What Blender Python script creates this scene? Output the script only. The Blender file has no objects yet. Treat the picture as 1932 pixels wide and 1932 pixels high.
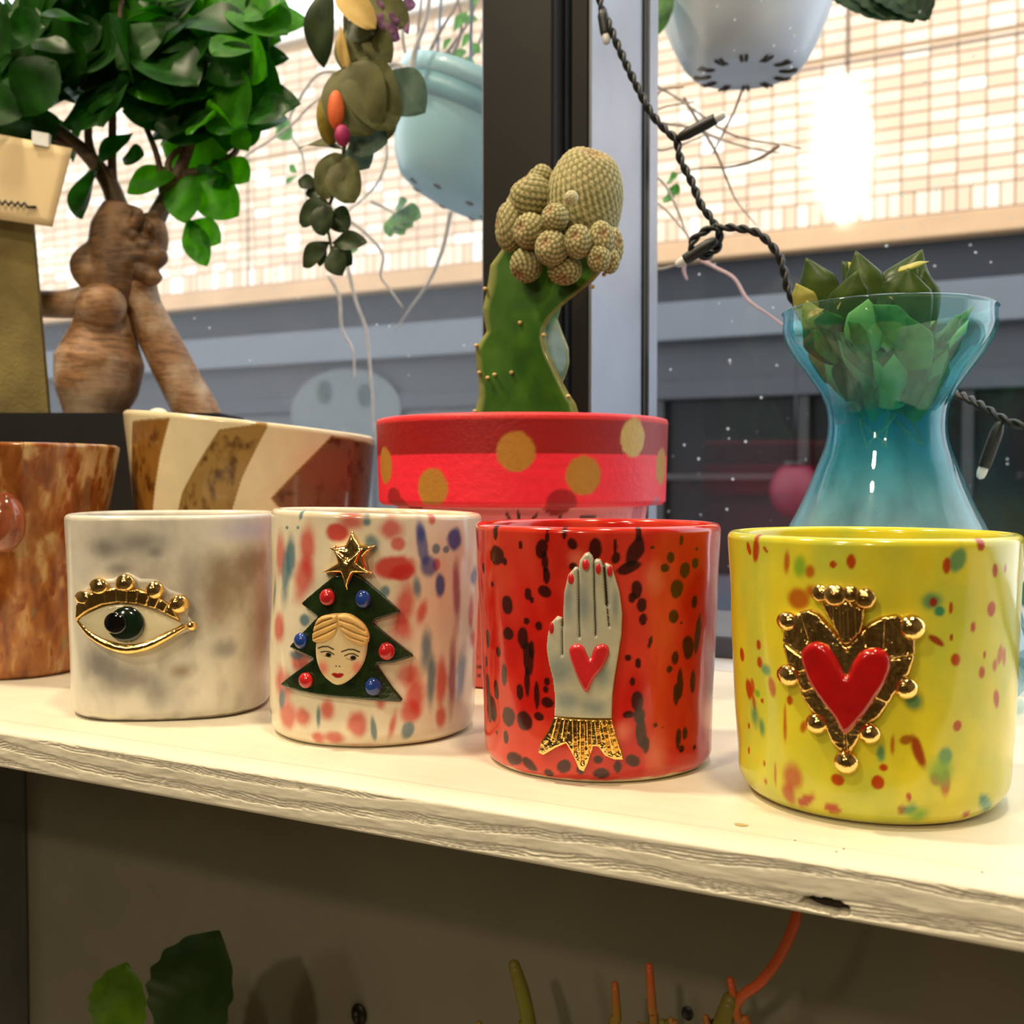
import bpy, math, random
import numpy as np
from mathutils import Vector, Matrix
from mathutils.geometry import delaunay_2d_cdt

random.seed(7); RNG = np.random.default_rng(7)
sc = bpy.context.scene
COL = sc.collection

# ------------------------------------------------------------------ camera
F = 2100.0; CAM_H = 0.0846
YAW = math.radians(28.0); PIT = math.atan(61.0 / F)
C = np.array([0.0, 0.0, CAM_H])
_f0 = np.array([-math.sin(YAW), math.cos(YAW), 0.0])
RT = np.array([math.cos(YAW), math.sin(YAW), 0.0])
FW = _f0 * math.cos(PIT) - np.array([0, 0, 1.0]) * math.sin(PIT)
UP = np.array([0, 0, 1.0]) * math.cos(PIT) + _f0 * math.sin(PIT)
cam = bpy.data.objects.new('camera', bpy.data.cameras.new('camera'))
COL.objects.link(cam); sc.camera = cam
cam.location = C
cam.rotation_euler = (math.radians(90) - PIT, 0, YAW)
cam.data.sensor_width = 36.0
cam.data.lens = 36.0 * F / 1932.0
cam.data.clip_start = 0.01; cam.data.clip_end = 200
cam.data.dof.use_dof = True
cam.data.dof.focus_distance = 0.33
cam.data.dof.aperture_fstop = 22.0

# ------------------------------------------------------------------ projection helpers
def ray(px, py): return FW + RT * (px - 966) / F - UP * (py - 966) / F
def onz(px, py, z=0.0): d = ray(px, py); return C + d * ((z - C[2]) / d[2])
def ony(px, py, y): d = ray(px, py); return C + d * (y / d[1])
def ond(px, py, dep): return C + ray(px, py) * dep
def depth(p): return float((np.asarray(p) - C) @ FW)
def mpp(p): return depth(p) / F

# ------------------------------------------------------------------ sky, lamps, exposure
sc.view_settings.view_transform = 'Standard'
sc.view_settings.look = 'None'
sc.view_settings.exposure = 0.0
sc.view_settings.gamma = 1.0
sc.view_settings.use_curve_mapping = False
world = bpy.data.worlds.new('overcast_sky'); sc.world = world
world.use_nodes = True
_bg = world.node_tree.nodes['Background']
_bg.inputs[0].default_value = (0.89, 0.945, 1.0, 1)
_bg.inputs[1].default_value = 2.9

def area(name, loc, target, size, power, col):
    d = bpy.data.lights.new(name, 'AREA'); d.shape = 'DISK'; d.size = size
    d.energy = power; d.color = col
    o = bpy.data.objects.new(name, d); COL.objects.link(o); o.location = loc
    o.rotation_euler = (Vector(target) - Vector(loc)).to_track_quat('-Z', 'Y').to_euler()
    return o
WARM = (1.0, 0.83, 0.58)
# ceiling down-lights of the shop: one pair over the shelf, the rest deeper in the room
area('ceiling_downlight', (-0.85, 0.02, 1.44), (-0.30, 0.34, 0), 0.14, 19, WARM)
area('ceiling_downlight', (0.12, 0.05, 1.44), (-0.05, 0.34, 0), 0.12, 10, WARM)
area('ceiling_downlight', (-0.45, -1.00, 1.44), (-0.2, 0.32, 0), 0.14, 11, WARM)
area('ceiling_downlight', (0.25, -2.30, 1.44), (-0.1, 0.32, 0), 0.12, 14, WARM)
_w = ray(1588, 285); _w = C + _w * (3.30 / _w[1])              # its mirror image shows in the window pane
_l = area('wall_lamp', (float(_w[0]), 1.208 - 3.30, float(_w[2])), (-0.3, 0.40, 0), 0.10, 5, (1.0, .88, .66)); _l.data.shape = 'ELLIPSE'; _l.data.size = .16; _l.data.size_y = .42
# added spot, no fixture, brightening the tiles across the street
_d = bpy.data.lights.new('added_facade_spot', 'SPOT'); _d.energy = 70; _d.color = (1.0, 0.86, 0.62)
_d.spot_size = math.radians(46); _d.spot_blend = 1.0; _d.shadow_soft_size = 0.15
_o = bpy.data.objects.new('added_facade_spot', _d); COL.objects.link(_o); _o.location = (-0.55, 1.1, 1.75)
_o.rotation_euler = (Vector((-0.95, 4.5, 1.55)) - _o.location).to_track_quat('-Z', 'Y').to_euler()

# ------------------------------------------------------------------ colour helpers
def lin(r, g, b):
    f = lambda c: (c / 255 / 12.92) if c / 255 <= 0.04045 else ((c / 255 + 0.055) / 1.055) ** 2.4
    return (f(r), f(g), f(b), 1.0)

# ------------------------------------------------------------------ noise (vectorised value noise)
_P = np.random.default_rng(3).random((64, 64, 8))
def vnoise(x, y, z=0.0):
    x = np.asarray(x, float); y = np.asarray(y, float); z = np.zeros_like(x) + z
    xi = np.floor(x).astype(int); yi = np.floor(y).astype(int); zi = np.floor(z).astype(int)
    fx = x - xi; fy = y - yi; fz = z - zi
    fx = fx * fx * (3 - 2 * fx); fy = fy * fy * (3 - 2 * fy); fz = fz * fz * (3 - 2 * fz)
    g = lambda a, b, c: _P[(xi + a) % 64, (yi + b) % 64, (zi + c) % 8]
    l0 = (g(0,0,0)*(1-fx)+g(1,0,0)*fx)*(1-fy) + (g(0,1,0)*(1-fx)+g(1,1,0)*fx)*fy
    l1 = (g(0,0,1)*(1-fx)+g(1,0,1)*fx)*(1-fy) + (g(0,1,1)*(1-fx)+g(1,1,1)*fx)*fy
    return (l0 * (1 - fz) + l1 * fz) * 2 - 1
def fbm(x, y, z=0.0, o=3):
    s = 0; a = 1; t = 0
    for i in range(o):
        s = s + a * vnoise(np.asarray(x) * 2**i + 17 * i, np.asarray(y) * 2**i + 5 * i, z); t += a; a *= .5
    return s / t
def sstep(a, b, x):
    t = np.clip((x - a) / (b - a), 0, 1); return t * t * (3 - 2 * t)

# ------------------------------------------------------------------ material helpers
def new_mat(name):
    m = bpy.data.materials.new(name); m.use_nodes = True
    nt = m.node_tree; b = nt.nodes['Principled BSDF']
    return m, nt, b
def N(nt, t, **kw):
    n = nt.nodes.new(t)
    for k, v in kw.items(): setattr(n, k, v)
    return n
def coords(nt, scale=(1, 1, 1), kind='Object'):
    tc = N(nt, 'ShaderNodeTexCoord'); mp = N(nt, 'ShaderNodeMapping')
    mp.inputs['Scale'].default_value = scale
    nt.links.new(tc.outputs[kind], mp.inputs['Vector']); return mp.outputs['Vector']
def noise(nt, vec, scale, detail=3, rough=.55):
    n = N(nt, 'ShaderNodeTexNoise'); n.inputs['Scale'].default_value = scale
    n.inputs['Detail'].default_value = detail; n.inputs['Roughness'].default_value = rough
    nt.links.new(vec, n.inputs['Vector']); return n.outputs['Fac']
def ramp(nt, fac, stops, interp='LINEAR'):
    r = N(nt, 'ShaderNodeValToRGB'); cr = r.color_ramp; cr.interpolation = interp
    while len(cr.elements) < len(stops): cr.elements.new(0.5)
    for e, (p, c) in zip(cr.elements, stops): e.position = p; e.color = c
    nt.links.new(fac, r.inputs['Fac']); return r.outputs['Color']
def mixc(nt, fac, a, b, mode='MIX'):
    m = N(nt, 'ShaderNodeMix', data_type='RGBA', blend_type=mode)
    for s, v in ((0, fac), (6, a), (7, b)):
        if hasattr(v, 'is_output'): nt.links.new(v, m.inputs[s])
        else: m.inputs[s].default_value = v
    return m.outputs[2]
def bump(nt, b, h, strength, dist=.001):
    n = N(nt, 'ShaderNodeBump'); n.inputs['Strength'].default_value = strength
    n.inputs['Distance'].default_value = dist
    nt.links.new(h, n.inputs['Height']); nt.links.new(n.outputs['Normal'], b.inputs['Normal'])
def setp(b, **kw):
    for k, v in kw.items(): b.inputs[k.replace('_', ' ')].default_value = v

def plain(name, c, rough=.5, metal=0.0, var=0.15, scale=60, bmp=0.0, bscale=None, coat=0.0, spec=.5):
    """one colour with a little procedural unevenness"""
    m, nt, b = new_mat(name)
    v = coords(nt); f = noise(nt, v, scale)
    d = tuple(x * (1 - var) for x in c[:3]) + (1,); l = tuple(min(1, x * (1 + var)) for x in c[:3]) + (1,)
    nt.links.new(ramp(nt, f, [(.3, d), (.7, l)]), b.inputs['Base Color'])
    setp(b, Roughness=rough, Metallic=metal); b.inputs['Coat Weight'].default_value = coat
    b.inputs['Specular IOR Level'].default_value = spec
    if bmp: bump(nt, b, noise(nt, v, bscale or scale * 3), bmp)
    return m
def painted(name, rough=.12, coat=.2, bmp=.25, bscale=90, metal=0.0, nvar=.10, nscale=120):
    """colour comes from the painted attribute, glaze over it"""
    m, nt, b = new_mat(name)
    a = N(nt, 'ShaderNodeVertexColor', layer_name='Col')
    v = coords(nt); f = noise(nt, v, nscale, 4)
    g = ramp(nt, f, [(.3, (1 - nvar,) * 3 + (1,)), (.7, (1, 1, 1, 1))])
    nt.links.new(mixc(nt, 1.0, a.outputs['Color'], g, 'MULTIPLY'), b.inputs['Base Color'])
    setp(b, Roughness=rough, Metallic=metal); b.inputs['Coat Weight'].default_value = coat
    b.inputs['Coat Roughness'].default_value = .06
    if bmp: bump(nt, b, noise(nt, v, bscale, 2), bmp)
    return m
def leafmat(name, c, c2, trans=.35, rough=.35, scale=90):
    m, nt, b = new_mat(name); b.inputs['Specular IOR Level'].default_value = .22
    v = coords(nt); f = noise(nt, v, scale)
    oi = N(nt, 'ShaderNodeObjectInfo')
    base = ramp(nt, f, [(.35, c), (.65, c2)])
    base = mixc(nt, oi.outputs['Random'], base, mixc(nt, .5, base, c2))
    nt.links.new(base, b.inputs['Base Color']); setp(b, Roughness=rough)
    tr = N(nt, 'ShaderNodeBsdfTranslucent')
    hs = N(nt, 'ShaderNodeHueSaturation'); hs.inputs['Value'].default_value = 2.2; hs.inputs['Saturation'].default_value = 1.1
    nt.links.new(base, hs.inputs['Color']); nt.links.new(hs.outputs['Color'], tr.inputs['Color'])
    mx = N(nt, 'ShaderNodeMixShader'); mx.inputs[0].default_value = trans
    nt.links.new(b.outputs[0], mx.inputs[1]); nt.links.new(tr.outputs[0], mx.inputs[2])
    nt.links.new(mx.outputs[0], nt.nodes['Material Output'].inputs['Surface'])
    return m

# ------------------------------------------------------------------ object helpers
ORIGIN = {}
def tag(o, label=None, cat=None, group=None, kind=None):
    if label: o['label'] = label
    if cat: o['category'] = cat
    if group: o['group'] = group
    if kind: o['kind'] = kind
    return o
def thing(name, loc, label, cat, group=None):
    o = bpy.data.objects.new(name, None); COL.objects.link(o)
    o.empty_display_size = .01; o.location = [float(x) for x in loc]; ORIGIN[o.name] = np.array([float(x) for x in loc])
    return tag(o, label, cat, group)
def mesh(name, V, faces, mat, parent=None, origin=None, smooth=True, col=None, label=None):
    V = np.asarray(V, float)
    if parent is not None: org = ORIGIN[parent.name]
    else: org = np.zeros(3) if origin is None else np.asarray(origin, float)
    me = bpy.data.meshes.new(name)
    me.from_pydata((V - org).tolist(), [], [tuple(int(i) for i in f) for f in faces])
    if smooth: me.polygons.foreach_set('use_smooth', [True] * len(me.polygons))
    if col is not None:
        at = me.color_attributes.new('Col', 'FLOAT_COLOR', 'POINT')
        c4 = np.ones((len(V), 4)); c4[:, :3] = np.asarray(col)[:, :3]
        at.data.foreach_set('color', c4.ravel())
    me.materials.append(mat); me.update()
    o = bpy.data.objects.new(name, me); COL.objects.link(o)
    if parent is not None: o.parent = parent
    else: o.location = org
    ORIGIN[o.name] = org
    if label: o['label'] = label
    return o
def fixnormals(o):
    import bmesh
    bm = bmesh.new(); bm.from_mesh(o.data); bmesh.ops.recalc_face_normals(bm, faces=bm.faces); bm.to_mesh(o.data); bm.free()
    return o
def join(parts):
    V = []; Fc = []; n = 0
    for v, f in parts:
        v = np.asarray(v, float); V.append(v); Fc += [tuple(i + n for i in q) for q in f]; n += len(v)
    return np.concatenate(V), Fc
def box(x0, x1, y0, y1, z0, z1):
    V = [(x, y, z) for z in (z0, z1) for y in (y0, y1) for x in (x0, x1)]
    return V, [(0,2,3,1),(4,5,7,6),(0,1,5,4),(2,6,7,3),(0,4,6,2),(1,3,7,5)]
def bevelled_box(x0, x1, y0, y1, z0, z1, b):
    """box with chamfered edges"""
    V = []; idx = {}
    X = (x0, x1); Y = (y0, y1); Z = (z0, z1); s = (1, -1)
    for i in (0, 1):
        for j in (0, 1):
            for k in (0, 1):
                for ax in range(3):
                    p = [X[i], Y[j], Z[k]]
                    for a, q in enumerate((i, j, k)):
                        if a != ax: p[a] += s[q] * b
                    idx[i, j, k, ax] = len(V); V.append(tuple(p))
    Fc = []
    for ax in range(3):
        o = [a for a in range(3) if a != ax]
        for q in (0, 1):
            c = []
            for (u, w) in ((0,0),(1,0),(1,1),(0,1)):
                t = [0,0,0]; t[ax] = q; t[o[0]] = u; t[o[1]] = w; c.append(idx[t[0], t[1], t[2], ax])
            Fc.append(tuple(c))
        for u in (0, 1):
            for w in (0, 1):
                t0 = [0,0,0]; t1 = [0,0,0]; t1[ax] = 1
                for t in (t0, t1): t[o[0]] = u; t[o[1]] = w
                Fc.append((idx[(*t0, o[0])], idx[(*t1, o[0])], idx[(*t1, o[1])], idx[(*t0, o[1])]))
    for i in (0, 1):
        for j in (0, 1):
            for k in (0, 1): Fc.append((idx[i,j,k,0], idx[i,j,k,1], idx[i,j,k,2]))
    return V, Fc
def catmull(P, n=6):
    P = np.asarray(P, float)
    if len(P) < 3: 
        t = np.linspace(0, 1, n + 1)[:, None]; return P[0] * (1 - t) + P[1] * t
    Q = np.vstack([2 * P[0] - P[1], P, 2 * P[-1] - P[-2]]); out = []
    for i in range(1, len(Q) - 2):
        for t in np.linspace(0, 1, n, endpoint=False):
            a, b, c, d = Q[i-1], Q[i], Q[i+1], Q[i+2]
            out.append(.5 * (2*b + (c-a)*t + (2*a-5*b+4*c-d)*t*t + (3*b-a-3*c+d)*t**3))
    out.append(P[-1]); return np.array(out)
def tube(P, R, n=8, cap=True):
    P = np.asarray(P, float); m = len(P); R = np.broadcast_to(np.asarray(R, float), (m,))
    T = np.gradient(P, axis=0); T /= np.linalg.norm(T, axis=1)[:, None] + 1e-12
    u = np.cross(T[0], [0, 0, 1.0])
    if np.linalg.norm(u) < 1e-3: u = np.cross(T[0], [1.0, 0, 0])
    u /= np.linalg.norm(u); V = []; a = np.linspace(0, 2*math.pi, n, endpoint=False)
    for i in range(m):
        u = u - T[i] * (u @ T[i]); u /= np.linalg.norm(u); w = np.cross(T[i], u)
        V.append(P[i] + R[i] * (np.cos(a)[:, None] * u + np.sin(a)[:, None] * w))
    V = np.concatenate(V); Fc = []
    for i in range(m - 1):
        for j in range(n):
            k = (j + 1) % n; Fc.append((i*n+j, i*n+k, (i+1)*n+k, (i+1)*n+j))
    if cap: Fc.append(tuple(range(n))[::-1]); Fc.append(tuple(range((m-1)*n, m*n)))
    return V, Fc
def ctube(P, R, n=8, k=6, cap=True):
    P = np.asarray(P, float); Q = catmull(P, k); R = np.broadcast_to(np.asarray(R, float), (len(P),))
    r = np.interp(np.linspace(0, 1, len(Q)), np.linspace(0, 1, len(P)), R); return tube(Q, r, n, cap)
def lathe(prof, n=64, c=(0, 0, 0), closed=False):
    """profile = [(r, z)]"""
    a = np.linspace(0, 2*math.pi, n, endpoint=False); V = []
    for r, z in prof: V.append(np.stack([c[0] + r*np.cos(a), c[1] + r*np.sin(a), np.full(n, c[2] + z)], 1))
    V = np.concatenate(V); Fc = []; m = len(prof)
    for i in range(m - 1 + (1 if closed else 0)):
        i2 = (i + 1) % m
        for j in range(n):
            k = (j + 1) % n; Fc.append((i*n+j, i*n+k, i2*n+k, i2*n+j))
    return V, Fc
def sphere(c, rad, nu=20, nv=12, axes=None):
    """ellipsoid, rad = scalar or 3 radii along axes"""
    rad = np.broadcast_to(np.asarray(rad, float), (3,)); A = np.eye(3) if axes is None else np.asarray(axes, float)
    V = [A.T @ (rad * np.array([0, 0, 1.0])) + c]
    for i in range(1, nv):
        t = math.pi * i / nv
        for j in range(nu):
            p = 2*math.pi*j/nu; V.append(A.T @ (rad * np.array([math.sin(t)*math.cos(p), math.sin(t)*math.sin(p), math.cos(t)])) + c)
    V.append(A.T @ (rad * np.array([0, 0, -1.0])) + c); Fc = []
    for j in range(nu): Fc.append((0, 1 + j, 1 + (j+1) % nu))
    for i in range(nv - 2):
        for j in range(nu):
            a = 1 + i*nu + j; b = 1 + i*nu + (j+1) % nu; Fc.append((a, a + nu, b + nu, b))
    L = len(V) - 1; s = 1 + (nv - 2)*nu
    for j in range(nu): Fc.append((s + j, L, s + (j+1) % nu))
    return np.array(V), Fc

# =================================================================== SETTING
M = {}
M['wall_dark'] = plain('wall_paint_taupe', lin(104, 96, 84), .8, scale=20, bmp=.1)
M['ceiling'] = plain('ceiling_paint', lin(150, 140, 125), .9, scale=10)
M['floor'] = plain('floor_concrete', lin(95, 85, 72), .7, scale=14)
M['apron'] = plain('apron_paint_greige', lin(124, 119, 102), .6, var=.06, scale=25, bmp=.05)
M['frame_black'] = plain('black_window_frame', lin(24, 22, 19), .38, var=.1, scale=40)
M['frame_blue'] = plain('blue_black_frame', lin(42, 50, 60), .3, var=.1, scale=40)
M['alu'] = plain('brushed_aluminium', lin(150, 156, 168), .36, .8, var=.05, scale=30)
M['rail'] = plain('dark_rail', lin(70, 78, 92), .4, .3, var=.1)
M['asphalt'] = plain('asphalt', lin(110, 112, 116), .85, var=.25, scale=8, bmp=.3)

def struct(name, V, Fc, mat, **kw):
    o = mesh(name, V, Fc, mat, smooth=False, **kw)
    if o.parent is None: o['kind'] = 'structure'
    return o
X0, X1, Y0, Y1, Z0, Z1 = -1.6, 1.2, -2.6, 0.62, -0.95, 1.5
struct('floor', *box(X0 - .1, X1 + .1, Y0 - .1, .46, Z0 - .08, Z0), M['floor'])
struct('ceiling', *box(X0 - .1, X1 + .1, Y0 - .1, Y1, Z1, Z1 + .08), M['ceiling'])
struct('wall_left', *box(X0 - .1, X0, Y0, Y1, Z0, Z1), M['wall_dark'])
struct('wall_right', *box(X1, X1 + .1, Y0, Y1, Z0, Z1), M['wall_dark'])
struct('wall_back', *box(X0, X1, Y0 - .1, Y0, Z0, Z1), M['wall_dark'])
struct('wall_front', *box(X0, X1, .46, Y1, Z0 - .08, -.022), M['apron'])
struct('wall_above_window', *box(X0, X1, .50, Y1, 1.15, Z1), M['wall_dark'])
struct('street', *box(-14, 10, Y1, 4.5, -1.10, -1.02), M['asphalt'])

# ---- window: rails, mullion, panes, sill
GL = .604                                                     # glass plane
m, nt, b = new_mat('window_glass'); nt.nodes.remove(b)
tr = N(nt, 'ShaderNodeBsdfTransparent'); gl = N(nt, 'ShaderNodeBsdfGlossy'); gl.inputs['Roughness'].default_value = .05
lw = N(nt, 'ShaderNodeLayerWeight'); pw = N(nt, 'ShaderNodeMath', operation='POWER'); pw.inputs[1].default_value = 5.0
nt.links.new(lw.outputs['Facing'], pw.inputs[0]); ma = N(nt, 'ShaderNodeMath', operation='MULTIPLY_ADD'); ma.inputs[1].default_value = .9; ma.inputs[2].default_value = .035
nt.links.new(pw.outputs[0], ma.inputs[0])
mx = N(nt, 'ShaderNodeMixShader'); nt.links.new(ma.outputs[0], mx.inputs[0]); nt.links.new(tr.outputs[0], mx.inputs[1]); nt.links.new(gl.outputs[0], mx.inputs[2])
# dried rain specks on the glass
v = coords(nt); vo = N(nt, 'ShaderNodeTexVoronoi'); vo.inputs['Scale'].default_value = 120; nt.links.new(v, vo.inputs['Vector'])
sp = ramp(nt, vo.outputs['Distance'], [(.05, (1,1,1,1)), (.13, (0,0,0,1))])
pn = ramp(nt, noise(nt, v, 9, 2), [(.42, (0,0,0,1)), (.55, (1,1,1,1))])
rc = N(nt, 'ShaderNodeSeparateColor'); nt.links.new(vo.outputs['Color'], rc.inputs[0])
rr = ramp(nt, rc.outputs[0], [(.6, (0,0,0,1)), (.72, (.9,.9,.9,1))])
ms = mixc(nt, 1.0, mixc(nt, 1.0, sp, pn, 'MULTIPLY'), rr, 'MULTIPLY')
df = N(nt, 'ShaderNodeBsdfTranslucent'); df.inputs['Color'].default_value = (.62, .62, .6, 1)
mx2 = N(nt, 'ShaderNodeMixShader'); nt.links.new(ms, mx2.inputs[0]); nt.links.new(mx.outputs[0], mx2.inputs[1]); nt.links.new(df.outputs[0], mx2.inputs[2])
nt.links.new(mx2.outputs[0], nt.nodes['Material Output'].inputs['Surface']); M['glass'] = m
# left pane: the same glass, outdoor reflections mixed in as a pale even veil
m = M['glass'].copy(); m.name = 'window_glass_veiled'; nt = m.node_tree
mo = nt.nodes['Material Output']; src = mo.inputs['Surface'].links[0].from_socket
df = N(nt, 'ShaderNodeBsdfTranslucent'); df.inputs['Color'].default_value = (.8, .82, .84, 1)
mx3 = N(nt, 'ShaderNodeMixShader'); mx3.inputs[0].default_value = .06
nt.links.new(src, mx3.inputs[1]); nt.links.new(df.outputs[0], mx3.inputs[2]); nt.links.new(mx3.outputs[0], mo.inputs['Surface']); M['glass_veiled'] = m

win = bpy.data.objects.new('window_1', None); COL.objects.link(win); win['kind'] = 'structure'; ORIGIN['window_1'] = np.zeros(3)
WZ0, WZ1 = 0.0, 1.15
yf = .500
def wx(px, y): return float(ony(px, 600, y)[0])
xa, xb, xc = wx(908, yf), wx(1043, yf), wx(1113, .515)
struct('mullion', *bevelled_box(xa, xb, yf, .560, WZ0, WZ1, .0012), M['frame_black'], parent=win)
struct('mullion_bead', *bevelled_box(xb, wx(1069, .512), .512, .560, WZ0, WZ1, .001), M['frame_blue'], parent=win)
struct('mullion_edge', *bevelled_box(wx(1069, .512), xc - .0015, .516, .560, WZ0, WZ1, .001), M['frame_black'], parent=win)
dgy = xc / wx(1211, 1.0); dgy2 = xc / wx(1216, 1.0)
# aluminium reveal facing right, with its dark gasket and outer lip
struct('aluminium_reveal', *box(xc - .003, xc, .517, dgy, WZ0, WZ1), M['alu'], parent=win, label='pale brushed aluminium side of the window post')
struct('gasket', *box(xc, xc + .0012, dgy, dgy2, WZ0, WZ1), M['frame_black'], parent=win)
struct('aluminium_lip', *box(xc, xc + .0028, dgy2, .603, WZ0, WZ1), M['alu'], parent=win)
struct('pane', *box(X0, xa + .01, .535, .539, .010, WZ1), M['glass_veiled'], parent=win)
struct('pane', *box(xc, X1, GL, GL + .004, .010, WZ1), M['glass'], parent=win)
struct('bottom_rail', *bevelled_box(X0, xa, .512, .615, -.02, .010, .001), M['rail'], parent=win)
struct('bottom_rail', *bevelled_box(xc, X1, .512, .615, -.02, .010, .001), M['rail'], parent=win)
M['sill'] = plain('white_sill_paint', lin(214, 214, 212), .4, var=.06, scale=30)
struct('trim_1', *bevelled_box(X0, X1, .4765, .511, -.022, .0, .0008), M['sill'])
struct('curtain_rail_trim_2', *box(X0, X1, .745, .755, .95, .965), M['alu'])
for k, x in enumerate((-1.4, .9)): struct('trim_%d' % (3 + k), *box(x, x + .015, .62, .75, .95, .965), M['alu'])
bpy.data.objects['curtain_rail_trim_2'].name = 'trim_2'

# ---- shelf board with its rough painted front edge
def wood_paint(name, c):
    m, nt, b = new_mat(name); v = coords(nt, (1, 14, 14))
    f = noise(nt, v, 9, 5, .6); f2 = noise(nt, coords(nt), 30, 2)
    d = tuple(x * .86 for x in c[:3]) + (1,)
    nt.links.new(mixc(nt, .5, ramp(nt, f, [(.3, d), (.6, c)]), ramp(nt, f2, [(.3, d), (.6, c)])), b.inputs['Base Color'])
    setp(b, Roughness=.42); bump(nt, b, f, .35, .0006); return m
M['shelf'] = wood_paint('cream_painted_wood', lin(238, 230, 208))
SF = .247; ST = .0120
shelf = thing('window_shelf', (-.3, .36, -.012), 'cream painted wooden shelf board under the window, with a rough grained front edge', 'shelf')
mesh('board', *box(-1.58, .60, SF + .0125, .475, -ST, 0), M['shelf'], shelf, smooth=False)
# front edge as relief: annual rings cut across, raised grain, one knot hole
xs = np.concatenate([np.linspace(-1.58, -.40, 120)[:-1], np.arange(-.40, .03, .00032), np.linspace(.03, .60, 40)[1:]])
zs = np.linspace(-ST, 0, 46)
GX, GZ = np.meshgrid(xs, zs)
def edge_height(x, z):
    q = z + .030 * (fbm(x * 14, z * 30, 2.3, 2)) * .12 + .00035 * fbm(x * 160, z * 160, 1.2, 2)
    band = np.sin(2 * math.pi * (q / .0056 + .9 * fbm(x * 9, z * 40, .4, 2)))          # early / late wood
    fine = np.abs(np.sin(math.pi * (q * 1500 + x * 130 * fbm(x * 7, z * 10, 3.1, 1) + 2.2 * fbm(x * 60, z * 200, 5.2, 2))))
    rough = fbm(x * 900, z * 1500, 3.7, 2)
    msk = sstep(-.1, .6, band)
    h = -.00070 * msk * (1 - fine) - .00042 * msk * np.clip(rough, 0, 1) + .00016 * fbm(x * 120, z * 400, 6.0, 3)
    rnd = np.minimum(-z, z + ST); k_ = sstep(.0002, .0016, rnd); h = h * k_ - .0006 * (1 - sstep(0, .0010, rnd)) ** 2
    return h
Hh = edge_height(GX, GZ)
hc = ony(1568, 1712, SF); hw = .0042
ex = (GX - hc[0] - .0012 * np.clip((hc[2] - GZ) * 400, -1, 1)); ez = GZ - hc[2]
dd = np.sqrt((np.where(ex < 0, ex * .62, ex * 1.0) / hw) ** 2 + (ez / .0019) ** 2) + .22 * fbm(GX * 700, GZ * 700, 2.0, 2)
Hh = Hh - .0105 * (1 - sstep(.72, 1.0, dd))
GX = np.vstack([GX[:1], GX, GX[:1]]); GZ = np.vstack([GZ[:1], GZ, GZ[-1:]]); Hh = np.vstack([np.full((1, GX.shape[1]), -.0126), Hh, np.full((1, GX.shape[1]), -.0126)])
nz, nx = GX.shape
V = np.stack([GX.ravel(), (SF - Hh).ravel(), GZ.ravel()], 1)
ii = np.arange(nz * nx).reshape(nz, nx)
Fc = np.stack([ii[:-1, :-1], ii[:-1, 1:], ii[1:, 1:], ii[1:, :-1]], -1).reshape(-1, 4)
mesh('front_edge', V, Fc.tolist(), M['shelf'], shelf)
mesh('knot', *sphere((hc[0] - .001, SF + .0075, hc[2]), (.0062, .0045, .0021), 20, 12), plain('dark_knot_wood', lin(40, 30, 18), .8, var=.4, scale=400, bmp=.5), shelf, label='dark knot at the bottom of the hole')
cx = float(ony(55, 1700, .46)[0])
M['side'] = plain('side_panel_grey', lin(95, 98, 96), .7, scale=20)
mesh('side_panel', *bevelled_box(cx - .02, cx, .262, .459, -.55, -.0125, .001), M['side'], shelf, smooth=False)
lower = mesh('lower_shelf', *bevelled_box(cx + .002, .60, .20, .458, -.36, -.34, .001), M['shelf'], smooth=False, origin=(-.3, .33, -.36))
tag(lower, 'second painted shelf board below the window shelf, carrying the potted plants', 'shelf')
# small stains on the board
M['stain'] = plain('tan_stain', lin(196, 176, 120), .5)
p = onz(1398, 1557, 0)
a = np.linspace(0, 2*math.pi, 24, endpoint=False)
mesh('stain', np.vstack([[p + (0, 0, .00012)], np.stack([p[0] + .0017*np.cos(a)*(1+.15*np.sin(3*a)), p[1] + .0012*np.sin(a), np.full(24, .00012)], 1)]),
     [(0, i + 1, (i + 1) % 24 + 1) for i in range(24)], M['stain'], shelf)
M['speck'] = plain('dark_speck', lin(60, 50, 30), .6)
for px, py in ((1578, 1607), (1592, 1602), (1500, 1586), (1853, 1646)):
    p = onz(px, py, 0); mesh('speck', *sphere(p, (.0003, .0003, .00015), 8, 6), M['speck'], shelf)

# =================================================================== BUILDING ACROSS THE STREET
FY = 4.5
bld = thing('tiled_building', (-2.5, FY, -1.02), 'beige tiled building across the street with a grey shopfront band', 'building')
def zf(py, px=1400): return float(ony(px, py, FY)[2])
Zl0, Zl1 = zf(485), zf(446)
ZT = float(ony(545, 82, FY)[2])
BX0, BX1 = -9.0, 2.0
M['grout'] = plain('tile_grout', lin(176, 146, 112), .9, var=.08, scale=3)
def tilemat(name, rnd):
    m, nt, b = new_mat(name)
    if rnd == 'obj': r = N(nt, 'ShaderNodeObjectInfo').outputs['Random']
    else: r = N(nt, 'ShaderNodeNewGeometry').outputs['Random Per Island']
    nt.links.new(ramp(nt, r, [(0, lin(216,184,152)), (.25, lin(222,192,160)), (.45, lin(227,200,170)), (.62, lin(232,208,180)), (.84, lin(240,224,200)), (.94, lin(246,238,224))], 'CONSTANT'), b.inputs['Base Color'])
    setp(b, Roughness=.55); return m
M['tile_o'] = tilemat('glazed_tile', 'obj'); M['tile_i'] = tilemat('glazed_tile_far', 'isl')
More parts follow.
